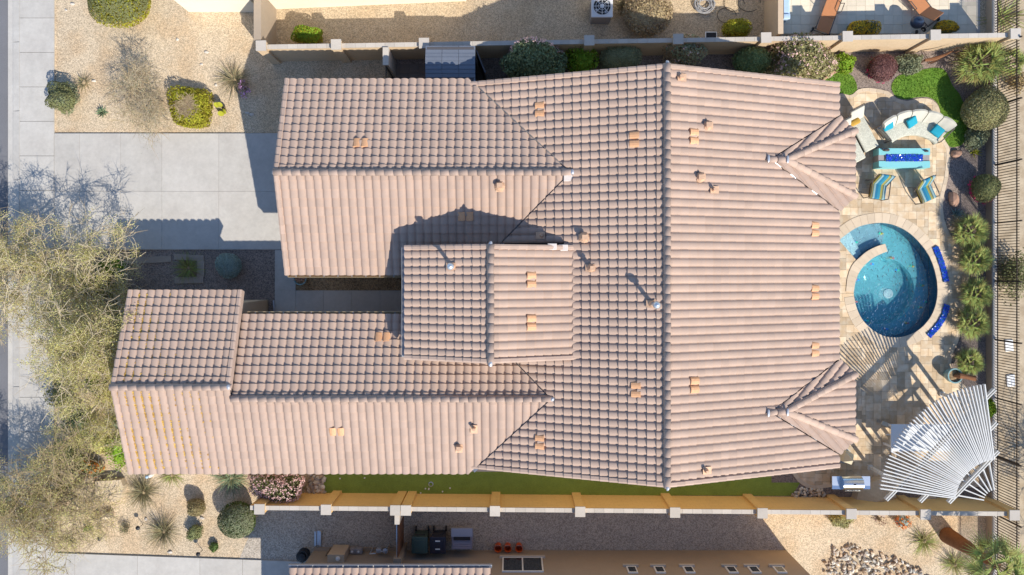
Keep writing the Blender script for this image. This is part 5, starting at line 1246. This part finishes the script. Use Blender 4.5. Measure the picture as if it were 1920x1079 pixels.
# ------------------------------------------------------------------ planting
def leaves_mesh(name, C, Nrm, size, rs, aspect=.55, droop=.0):
    """C (n,3) centres, Nrm (n,3) facing; random rhombus leaves"""
    n = len(C); r = rs
    t = r.normal(size=(n,3)); t -= (t*Nrm).sum(1)[:,None]*Nrm; t /= np.linalg.norm(t,axis=1)[:,None]+1e-9
    b = np.cross(Nrm, t); s = size*r.uniform(.6,1.35,(n,1))
    v = np.stack([C-t*s, C-b*s*aspect+Nrm*s*.15, C+t*s, C+b*s*aspect+Nrm*s*.15], 1).reshape(-1,3)
    return np_mesh(name, v, np.arange(4*n).reshape(-1,4))
def unit(r, n):
    d = r.normal(size=(n,3)); return d/np.linalg.norm(d,axis=1)[:,None]
def shrub(name, label, px, py, rx, ry, h, m, n, ls=.045, cat='shrub', shell=.35, lump=.16, box=0, core=True, flowers=None, group=None, z0=0.0, seed=None, twigs=0, nf=200, fl_top=True, topm=None, lean=0):
    """px,py: visible crown centre; rx,ry in photo pixels; h height in metres"""
    seed = seed if seed is not None else int(px*7+py*3) % 9973
    r = np.random.default_rng(seed); zc = z0+h*.52; c = P(px, py, z0+h*.62); rx, ry, rz = S(rx, zc), S(ry, zc), h*.5
    o = thing(name, label, cat, (c.x, c.y, z0), 0, group)
    ph = r.uniform(0,6.3,6); fr = r.normal(0,2.4,(6,3))
    def lumpf(d): return 1+lump*np.sin(d@fr.T+ph).sum(1)/2.4
    def shape(d):
        if box:
            p = 2+box*4; k = (np.abs(d)**p).sum(1)**(1/p); d = d/k[:,None]
        return d
    k = 0; d = unit(r, n); rad = (1-shell*r.random(n)**1.4)*lumpf(d); d2 = shape(d)
    C = d2*rad[:,None]*np.array([rx,ry,rz]) + np.array([0,0,h*.52]); C[:,2] = np.maximum(C[:,2], .02)
    nr = d*.6+r.normal(0,.55,(n,3)); nr[:,2] += .25; nr /= np.linalg.norm(nr,axis=1)[:,None]
    link('crown', leaves_mesh('crown', C, nr, ls, r), m, o)
    if core:
        bm = bmesh.new(); bmesh.ops.create_icosphere(bm, subdivisions=3, radius=1); V = np.array([v.co[:] for v in bm.verts]); F = [tuple(v.index for v in f.verts) for f in bm.faces]; bm.free()
        Vd = shape(V)*(lumpf(V)*(.80 if shell < .4 else .6))[:,None]*np.array([rx,ry,rz])+np.array([0,0,h*.52]); Vd += r.normal(0,.015,Vd.shape); Vd[:,2] = np.maximum(Vd[:,2], .0)
        me = bpy.data.meshes.new('inner_foliage'); me.from_pydata([tuple(v) for v in Vd], [], F); link('inner_foliage', me, m, o)
    mb = MB()
    for k in range(5+twigs):
        a = r.uniform(0,6.3); q = r.uniform(.3,.85); e = (rx*q*math.cos(a), ry*q*math.sin(a), h*r.uniform(.6,.97)); mb.tube([(r.normal(0,.04),r.normal(0,.04),0),(e[0]*.4,e[1]*.4,h*.4),e], [.018,.012,.004], 4)
    mb.build('stems', M['twig'] if twigs else M['bark'], o, local=True)
    if topm is not None:
        d = unit(r, n//3); d[:,2] = np.abs(d[:,2])*.8+.35; d /= np.linalg.norm(d,axis=1)[:,None]; C = shape(d)*(lumpf(d)*1.02)[:,None]*np.array([rx,ry,rz])+np.array([0,0,h*.52])
        nr = d+r.normal(0,.4,d.shape); nr /= np.linalg.norm(nr,axis=1)[:,None]; link('new_growth', leaves_mesh('new_growth', C, nr, ls, r), topm, o)
    if flowers:
        d = unit(r, nf); 
        if fl_top: d[:,2] = np.abs(d[:,2]); d[:,1] += lean; d /= np.linalg.norm(d,axis=1)[:,None]
        else: d[:,2] = -np.abs(d[:,2])*.4-.1; d[:,1] -= .3; d /= np.linalg.norm(d,axis=1)[:,None]
        C = shape(d)*(lumpf(d)*1.03)[:,None]*np.array([rx,ry,rz])+np.array([0,0,h*.52]); C = np.repeat(C,4,0)+r.normal(0,.035,(nf*4,3)); C[:,2] = np.maximum(C[:,2], .03)
        nr = np.repeat(d,4,0)+r.normal(0,.5,C.shape); nr /= np.linalg.norm(nr,axis=1)[:,None]; link('flowers', leaves_mesh('flowers', C, nr, .03, r, .8), M[flowers], o)['kind'] = 'stuff'
    return o
def strips(name, base, dirs, lens, w, bend, m, parent, r, tipw=.15, seg=4):
    """arching blades: base (n,3), initial dirs (n,3), lens, width, bend (drop)"""
    n = len(base); v = np.zeros((n, seg+1, 2, 3)); side = np.cross(dirs, [0,0,1]); side /= np.linalg.norm(side,axis=1)[:,None]+1e-9
    for k in range(seg+1):
        t = k/seg; c = base+dirs*(lens*t)[:,None]; c[:,2] -= bend*lens*t*t; ww = w*(1-(1-tipw)*t**1.3)
        c[:,2] = np.maximum(c[:,2], .01); v[:,k,0] = c-side*ww; v[:,k,1] = c+side*ww
    i = np.arange(n)[:,None]*(seg+1)*2; f = []
    for k in range(seg): f.append(np.stack([i[:,0]+2*k, i[:,0]+2*k+1, i[:,0]+2*k+3, i[:,0]+2*k+2],1))
    return link(name, np_mesh(name, v.reshape(-1,3), np.concatenate(f)), m, parent)
def grass(name, label, px, py, rpx, h, m, n=160, w=.008, bend=.35, cat='grass clump', group=None, up=.9, seed=None, dry=None, zc=.25):
    r = np.random.default_rng(seed if seed is not None else int(px*5+py)); c = P(px, py, zc); L = S(rpx)
    o = thing(name, label, cat, (c.x,c.y,0), 0, group); a = r.uniform(0,6.3,n); el = r.uniform(.15,1,n)*up
    d = np.stack([np.cos(a)*np.sqrt(1-np.minimum(el,.99)**2), np.sin(a)*np.sqrt(1-np.minimum(el,.99)**2), np.minimum(el,.99)],1); b = r.normal(0,.05,(n,3)); b[:,2] = 0
    lens = h*r.uniform(.6,1.2,n); k = n*2//3
    strips('blades', b[:k], d[:k], lens[:k], w, bend, m, o, r); strips('dry_blades', b[k:], d[k:], lens[k:], w, bend, dry or M['lf_dry'], o, r)
    MB().blob((0,0,.05), (.12,.12,.10), 3, .2, 1).build('root_crown', M['twig'], o, local=True); return o
def agave(name, label, px, py, L, m, n=26, group=None, w=.035, cat='agave', z=.15):
    r = np.random.default_rng(int(px+py)); c = P(px, py, z); o = thing(name, label, cat, (c.x,c.y,0), 0, group); mb = MB()
    for k in range(n):
        a = k*2.4; el = .15+1.15*(k/n); d = Vector((math.cos(a)*math.cos(el), math.sin(a)*math.cos(el), math.sin(el))); l = L*r.uniform(.8,1.1); s = Vector((-math.sin(a),math.cos(a),0)); u = d.cross(s)
        b = Vector((0,0,.03)); q = [b-s*w*.7, b+d*l*.45-s*w-u*.0, b+d*l, b+d*l*.45+s*w, b+s*w*.7]; lo = b+d*l*.4+u*w*.7*(-1 if u.z > 0 else 1)
        i = len(mb.v); mb.v += [tuple(p) for p in q]+[tuple(lo)]; mb.f += [(i,i+1,i+5),(i+1,i+2,i+5),(i+2,i+3,i+5),(i+3,i+4,i+5)]
    mb.build('leaves', m, o, local=True); MB().blob((0,0,.04), (.06,.06,.06), 1, .1, 1).build('heart', m, o, local=True); return o
def fan_palm(name, label, px, py, rpx, h, n=34, group=None, trunk=.5, m=None, seed=None, tr_r=.11):
    """fan palm: skirt of dry leaves, green fans"""
    r = np.random.default_rng(seed if seed is not None else int(px+py*3)); c = P(px, py, h*.8); R_ = S(rpx, h*.8); o = thing(name, label, 'palm', (c.x,c.y,0), 0, group)
    MB().lathe([(tr_r*1.3,0),(tr_r,trunk*.4),(tr_r*.9,trunk)], (0,0,0), 10).build('trunk', M['bark'], o, local=True)
    pet = MB(); G = ([],[],[]); D = ([],[],[])
    for k in range(n):
        a = k*2.399+r.uniform(-.2,.2); el = R(80)-R(85)*(k/n)**.8; dry = k > n*.78; d = np.array([math.cos(a)*math.cos(el), math.sin(a)*math.cos(el), math.sin(el)])
        pl = R_*r.uniform(.42,.60); top = np.array([0,0,trunk]); hub = top+d*pl; hub[2] -= .15*pl; hub[2] = max(hub[2], .12)
        pet.tube([tuple(top), tuple(top+d*pl*.5), tuple(hub)], [.014,.011,.008], 4)
        s = np.cross(d,[0,0,1]); s /= np.linalg.norm(s)+1e-9; tgt = D if dry else G
        for q in range(15):
            th = (q/14-.5)*R(200); dd = d*math.cos(th)+s*math.sin(th); dd[2] += r.uniform(-.05,.25); tgt[0].append(hub); tgt[1].append(dd/np.linalg.norm(dd)); tgt[2].append(R_*r.uniform(.38,.52)*(1-.25*abs(q/14-.5)*2))
    pet.build('petioles', M['twig'], o, local=True)
    strips('fans', np.array(G[0]), np.array(G[1]), np.array(G[2]), .026, .28, m or M['lf_palm'], o, r, .1); strips('dry_fans', np.array(D[0]), np.array(D[1]), np.array(D[2]), .02, .4, M['lf_palmdry'], o, r, .1)
    return o
# ---- north bed and back garden
shrub('oleander','large dark oleander with pink flowers between shed and house wall',1000,112,66,38,2.6,M['lf_ole_lift'],9000,.06,shell=.5,flowers='fl_pink',nf=150,lean=1.1)
shrub('citrus_shrub','bright lime green leafy shrub right of the dark oleander',1093,112,33,26,1.3,M['lf_lime'],2600,.05,shell=.6,lump=.25)
shrub('clipped_shrub','rounded dark olive shrub between lime shrub and dry shrub',1165,106,38,22,1.5,M['lf_olive_lift'],6000,.035,box=.15,lump=.08)
shrub('dry_shrub','dry twiggy shrub with reddish tips at the top wall',1288,95,40,30,1.8,M['lf_tan'],2200,.045,core=False,shell=.6,twigs=60,flowers='fl_pink',nf=30,topm=M['lf_olive_lift'])
shrub('clipped_shrub','rounded dark green shrub left of the big pinkish shrub',1411,113,32,26,1.5,M['lf_mid_lift'],5500,.04,lump=.1)
shrub('flowering_shrub','big loose olive shrub with pink blossoms by the top wall',1502,110,68,46,2.1,M['lf_oliv2'],10000,.055,shell=.55,lump=.2,flowers='fl_pink',nf=170)
shrub('small_shrub','small bright green shrub beside the tiny lawn',1583,117,20,20,.7,M['lf_lime'],1500,.06,lump=.2)
o = thing('edging_log','rusty red curved edging beside the tiny lawn','edging',P(1568,135)); MB().tube([P(1541,152,.08),P(1556,139,.1),P(1575,129,.12),P(1600,125,.1)], [.05,.09,.09,.05], 7).build('edging_bar', M['terracotta'], o); MB().tube([P(1550,145,.02),P(1560,137,.02)], .1, 6).build('footing', M['rock'], o)
shrub('ball_shrub','round purple red ball shrub by the top wall with pink flowers below',1657,126,25,26,1.0,M['lf_purple'],6500,.025,lump=.09,shell=.15,flowers='fl_magenta',nf=40,fl_top=False)
shrub('small_shrub','loose grey green shrub right of the purple ball shrub',1708,120,27,21,.8,M['lf_grey'],2400,.05,lump=.2,shell=.6)
fan_palm('fan_palm','big bushy fan palm in the upper right corner',1848,112,60,1.45,44,trunk=.7)
fan_palm('fan_palm','fan palm cut by the right edge beyond the fence, upper right corner',1918,105,38,1.8,24,trunk=.6)
shrub('ball_shrub','large round olive bush on the fence below the big fan palm',1853,204,40,42,1.5,M['lf_oliv2'],12000,.032,lump=.09,shell=.2)
shrub('small_shrub','leafy green shrub below the large round olive bush',1832,258,22,18,.7,M['lf_grey'],1800,.05,lump=.25,shell=.6)
agave('aloe','yellowish spiky aloe in the bed right of the fire table',1828,286,.38,M['lf_yellow'],12,w=.03,cat='aloe')
shrub('ball_shrub','clipped ball bush with magenta flowers at its foot by the fence',1850,351,25,25,1.25,M['lf_olive'],6000,.028,lump=.09,shell=.18,flowers='fl_magenta',nf=90,fl_top=False)
agave('agave','blue grey agave rosette in the bed above the palms',1795,401,.34,M['lf_blue'],30)
for px, py, rp, hh, lb in ((1842,432,44,1.6,'topmost of the row of fan palms right of the pool'),(1848,487,40,1.5,'second fan palm from the top right of the pool'),(1850,553,40,1.5,'third fan palm from the top right of the pool'),(1843,608,40,1.4,'fan palm just above the lowest one right of the pool'),(1826,680,33,1.0,'lowest of the fan palms, beside the glazed pot')):
    fan_palm('fan_palm', lb, px, py, rp, hh, 36, 'fan palms in the bed right of the pool', trunk=.45)
shrub('small_shrub','small bright green shrub between fence and pergola',1858,767,9,17,.6,M['lf_lime'],900,.05)
shrub('desert_shrub','green and yellow bush beyond the fence at the right edge',1908,512,32,42,1.3,M['lf_olive'],2600,.05,shell=.7,lump=.3,core=False,twigs=30)
shrub('desert_shrub','dry brown bush beyond the fence in the upper right',1912,152,18,20,.8,M['lf_palmdry'],700,.05,shell=.7,core=False,twigs=30)
grass('grass_clump','dark dry tuft in the corner behind the pergola',1865,935,10,.5,M['lf_grass'],60)
rock('boulder','rounded brown stone at the foot of the lower wall under the pergola',1743,934,(.3,.16,.16),M['boulder'],8)
# ---- neighbours' plants
shrub('box_hedge','small clipped yellow green hedge block at the top wall, left',577,67,24,15,1.0,M['lf_yellow'],3000,.04,box=.6,topm=M['lf_lime'])
shrub('clipped_shrub','large tan leaved round shrub beside the air conditioner',1216,26,47,42,1.3,M['lf_tan'],8000,.045,lump=.08)
shrub('dry_shrub','dry twiggy brown bush behind the air conditioner',1170,8,22,22,.7,M['lf_dry'],500,.04,core=False,shell=.7,twigs=60)
shrub('box_hedge','small yellow green hedge block beside the meter cover',1383,52,23,16,.9,M['lf_yellow'],2600,.04,box=.4)
shrub('box_hedge','small yellow topped hedge block at the terrace wall, left',1615,54,27,13,.8,M['lf_olive'],2600,.04,box=.5,topm=M['fl_yellow'])
shrub('box_hedge','small loose yellow flowered hedge at the terrace wall, right',1778,49,23,10,.7,M['lf_olive'],1500,.04,topm=M['fl_yellow'])
grass('yucca','spiky yucca by the fence at the top right corner',1885,30,40,1.3,M['lf_palm'],80,.02,.3,'yucca')
shrub('large_shrub','big clipped green hedge at the top left edge of the yard',218,-2,62,48,1.5,M['lf_yellow'],12000,.04,lump=.09,topm=M['lf_olive'])
# ---- front yard, upper part
shrub('grey_shrub','grey green bushy shrub beside the sidewalk',117,183,27,28,.9,M['lf_grey'],3800,.04,shell=.6,lump=.25,topm=M['lf_olive'])
grass('grass_clump','small spiky grass tuft right of the sidewalk shrub',152,153,16,.55,M['lf_grass'],70,.012)
agave('agave','small green and yellow agave near the driveway edge',190,211,.32,M['lf_agave'],26)
o = shrub('hedge_ring','square yellow green hedge with a dry grey centre beside the driveway',355,203,36,36,.75,M['lf_yellow'],7000,.045,box=.7,lump=.09)
r = np.random.default_rng(3); nb = 420; a = r.uniform(0,6.3,nb); strips('dry_centre', np.c_[r.normal(0,.2,(nb,2)),np.full(nb,.72)], np.stack([np.cos(a)*.8,np.sin(a)*.8,np.full(nb,.5)],1), r.uniform(.2,.4,nb), .014, .3, M['lf_tan'], o, r)
grass('grass_clump','grey dry grass clump right of the bare tree',436,148,34,1.0,M['lf_grass'],240,.010,.25,dry=M['lf_tan'])
o = shrub('pink_plant','small pink flowering plant at the shadow edge beside the grey grass',457,166,11,14,.4,M['lf_purple'],90,.03,core=False,flowers='fl_lilac',nf=34)
q = P(416,206,.2); o = thing('prickly_pear','yellow green prickly pear cactus near the driveway','cactus',(q.x,q.y,0)); rp = random.Random(2)
for k, (dx, dy, z, a) in enumerate([(-.1,.02,.15,.4),(.1,.05,.16,-.5),(-.02,-.12,.15,1.1),(-.16,.16,.36,.6),(-.02,.18,.38,.1),(.16,-.1,.32,-.8),(.02,-.2,.34,.9)]):
    mt = Matrix.Rotation(a,3,'Z') @ Matrix.Rotation(R(60),3,'X'); mb = MB().blob((0,0,0), (.12,.16,.03), k, .06, 2); mb.v = [tuple(mt @ Vector(v)+Vector((dx,dy,z))) for v in mb.v]; mb.build('pad', M['lf_yellow'] if k > 2 else M['lf_dry'], o, True, True)
grass('grass_clump','long green grass clump between the stepping stones in the shaded yard',350,503,34,.9,M['lf_palm'],260,.010,.55)
shrub('ball_shrub','pale blue grey ball shrub in the shaded yard below the driveway',427,498,23,25,.8,M['lf_blue'],4500,.03,lump=.09,shell=.2)
# ---- front yard, lower part
for px, py, hh, lb in ((265,925,.95,'upper spiky grass clump right of the flat topped boulder'),(303,1000,.95,'lower spiky grass clump near the lower driveway')):
    grass('grass_clump', lb, px, py, 34, hh, M['lf_grass'], 260, .010, .15, group='spiky grass clumps in the lower yard')
shrub('ball_shrub','small brown ball shrub between grass clump and green shrub',366,953,18,18,.75,M['lf_dry'],3200,.025,lump=.09,shell=.2)
shrub('ball_shrub','large rounded green shrub beside the lower driveway',446,976,35,33,1.1,M['lf_green'],6500,.04,lump=.09,topm=M['lf_grey'])
shrub('small_shrub','small olive tuft shrub below the brown ball shrub',363,1000,14,15,.5,M['lf_olive'],1200,.03)
shrub('small_shrub','tiny green shrub next to the lowest path light',401,1027,9,9,.3,M['lf_green'],600,.03)
shrub('small_shrub','tiny green plant left of the upper path light',164,991,9,8,.25,M['lf_lime'],260,.03,shell=.7)
shrub('small_shrub','tiny dark dry plant between the two path lights',233,993,11,13,.35,M['lf_grass'],350,.03,shell=.8,core=False)
grass('grass_clump','arching green grass clump under the lower roof edge, small',318,893,28,.7,M['lf_palm'],160,.010,.6)
grass('grass_clump','arching grey green grass clump under the lower roof edge, wide',430,899,40,1.0,M['lf_agave'],300,.011,.6)
shrub('flowering_shrub','pink flowering shrub between lower roof edge and wall end',519,914,57,31,1.5,M['lf_olive'],6500,.045,shell=.45,flowers='fl_pink',nf=520)
# undergrowth below the tree beside the sidewalk
for k, (px, py, rx, ry, hh, m, lb) in enumerate([(205,500,30,22,.8,'lf_lime','lime green shrub at the driveway corner under the tree'),(175,535,38,30,.9,'lf_olive','olive shrub under the tree above the casita corner'),
    (205,600,26,40,1.0,'lf_dark','dark green shrub against the casita wall'),(150,640,36,34,.9,'lf_dry','dry tan shrub in the middle under the tree'),(185,700,30,30,.8,'lf_lime','bright green ground shrub left of the casita ridge end'),(120,740,36,34,.7,'lf_olive','olive low shrub near the sidewalk below the tree'),
    (150,800,40,30,.7,'lf_dark','dark low shrub left of the palm by the casita'),(195,835,34,26,.8,'lf_verde','yellow green shrub above the flat topped boulder'),(130,860,32,26,.7,'lf_oliv2','tan olive shrub left of the orange flowers'),(228,845,22,30,.8,'lf_lime','green yellow shrub at the lower left house corner')]):
    shrub('undershrub', lb, px, py, rx, ry, hh, M[m], 1700, .05, shell=.7, lump=.3)
shrub('orange_flowers','clump of orange flowers above the flat topped boulder',170,878,26,16,.5,M['lf_olive'],900,.04,flowers='fl_orange',nf=60,cat='flowers')
fan_palm('fan_palm','small fan palm against the left end of the casita roof',212,785,32,1.1,30,trunk=.3,m=M['lf_agave'])
# neighbour lower right garden
shrub('small_shrub','low yellowish bush above the river stones at the bottom right',1578,976,22,14,.4,M['lf_oliv2'],1300,.04)
shrub('small_shrub','small dry brown plant left of the orange flowers, bottom right',1652,976,11,13,.4,M['lf_purple'],120,.03,core=False,twigs=8)
shrub('orange_flowers','cluster of red orange flowers at the lower right wall',1692,977,14,13,.4,M['lf_blue'],300,.04,cat='flowers',flowers='fl_orange',nf=60)
grass('grass_clump','green spiky clump left of the palm trunk, bottom right',1737,1018,32,.85,M['lf_palm'],170,.010,.35)
grass('grass_clump','dark spiky clump below the palm trunk, bottom right',1795,1062,30,.85,M['lf_palm'],170,.010,.2)
# fan palm with a rusty trunk
q = P(1776,1004); pl = thing('palm_tree','fan palm with a thick rusty brown trunk at the bottom right corner','palm',(q.x,q.y,0))
MB().lathe([(.36,0),(.34,.4),(.27,1.4),(.19,2.4),(.15,3.1)], (0,0,0), 16).build('trunk', M['rust'], pl, True, True)
r = np.random.default_rng(8); G = ([],[],[]); pet = MB()
for k in range(30):
    a = k*2.399; el = R(75)-R(110)*(k/30); d = np.array([math.cos(a)*math.cos(el), math.sin(a)*math.cos(el), math.sin(el)]); hub = np.array([0,0,3.1])+d*.75; pet.tube([(0,0,3.05),tuple(hub)], .016, 4); s = np.cross(d,[0,0,1]); s /= np.linalg.norm(s)
    for q_ in range(17): th = (q_/16-.5)*R(210); dd = d*math.cos(th)+s*math.sin(th); G[0].append(hub); G[1].append(dd); G[2].append(r.uniform(.5,.7))
pet.build('petioles', M['twig'], pl, local=True); strips('fans', np.array(G[0]), np.array(G[1]), np.array(G[2]), .03, .3, M['lf_palm'], pl, r, .1)
# ------------------------------------------------------------------ trees
def tree(name, label, base, h, spread, n_leaf, ls, m, bark, seed, levels=5, r0=.12, lean=(0,0), leaf_r=.22, trunk_len=.22, up=.35, minr=.009, nb=(3,4), clump=60):
    r = random.Random(seed); o = thing(name, label, 'tree', (base[0],base[1],0)); trunk = MB(); limbs = MB(); tips = []
    def grow(p, d, L, rad, lv):
        pts = [p]; rr = [rad]; q = p.copy(); dd = d.copy(); ns = 4
        for k in range(ns):
            dd = (dd+Vector((r.gauss(0,.16),r.gauss(0,.16),r.gauss(0,.12)))).normalized(); q = q+dd*(L/ns); q.z = max(q.z, .3); pts.append(q.copy()); rr.append(max(rad*(1-.45*(k+1)/ns), minr))
            if lv >= levels-2: tips.append((q.copy(), dd.copy()))
        (trunk if lv == 0 else limbs).tube(pts, rr, 7 if lv < 2 else 4, False)
        if lv >= levels-1: return
        for k in range(r.randint(*nb)):
            t = r.uniform(.45,1); i = min(ns, max(1, round(t*ns))); a = r.uniform(0,6.3); s = Vector((math.cos(a),math.sin(a),r.uniform(-.15,up)))
            grow(pts[i], (dd*.55+s*spread).normalized(), L*r.uniform(.62,.86), rr[i]*.66, lv+1)
    nst = 3
    for k in range(nst):
        a = k*2.1+r.uniform(-.4,.4); grow(Vector((0,0,.02)), Vector((math.cos(a)*.35+lean[0],math.sin(a)*.35+lean[1],1)).normalized(), h*trunk_len*1.3, r0, 0)
    trunk.build('trunk', bark, o, True, True); limbs.build('branches', bark, o, False, True)
    rs = np.random.default_rng(seed); T = np.array([t[0][:] for t in tips]); Dv = np.array([t[1][:] for t in tips])
    if n_leaf:
        nt_ = min(len(T), max(60, int(n_leaf/clump))); sub = rs.permutation(len(T))[:nt_]; i = sub[rs.integers(0, nt_, n_leaf)]; C = T[i]+Dv[i]*rs.uniform(-.3,.3,(n_leaf,1))+rs.normal(0,leaf_r,(n_leaf,3))*np.array([1,1,.6]); nr = rs.normal(0,1,(n_leaf,3)); nr[:,2] = np.abs(nr[:,2])+.3; nr /= np.linalg.norm(nr,axis=1)[:,None]
        link('crown', leaves_mesh('crown', C, nr, ls, rs, .5), m, o)
    nt = 1800 if n_leaf > 5000 else 1100; j = rs.integers(0, len(T), nt); d = Dv[j]+rs.normal(0,.35,(nt,3)); d /= np.linalg.norm(d,axis=1)[:,None]
    strips('twigs', T[j], d, rs.uniform(.25,.6,nt), .006, .1, M['lf_tan'], o, rs, .4, 2); return o
tree('palo_verde','feathery yellow green palo verde tree over the sidewalk and casita corner',(-17.0,-3.7),6.2,.95,58000,.027,M['lf_verde'],M['bark_pale'],21,levels=6,lean=(-.06,.05),leaf_r=.11,trunk_len=.28,up=.2,clump=85)
tree('palo_verde','feathery palo verde nearest the driveway, throwing branch shadows on the sidewalk',(-20.1,.2),5.6,.9,40000,.026,M['lf_verde'],M['bark_pale'],17,levels=6,r0=.12,lean=(.22,.02),leaf_r=.11,trunk_len=.28,up=.25,clump=85)
tree('mesquite_tree','thinner straggly tree at the lower left edge over road and sidewalk',(-18.6,-8.8),5.6,.95,42000,.022,M['lf_verde'],M['twig'],5,levels=6,lean=(0,-.1),leaf_r=.11,trunk_len=.26,up=.2,clump=80)
tree('bare_tree','sparse leafless young tree in the upper left front yard',P(306,192).xy,2.6,.9,3800,.018,M['lf_grey'],M['bark_pale'],12,levels=5,r0=.04,lean=(-.75,.1),leaf_r=.2,trunk_len=.30,up=.25,minr=.004)
tree('bare_tree','leafless tree beyond the fence whose shadow falls on the desert ground',(24.6,-10.2),5.2,.8,1500,.02,M['lf_grey'],M['bark'],31,levels=5,r0=.13,trunk_len=.28)
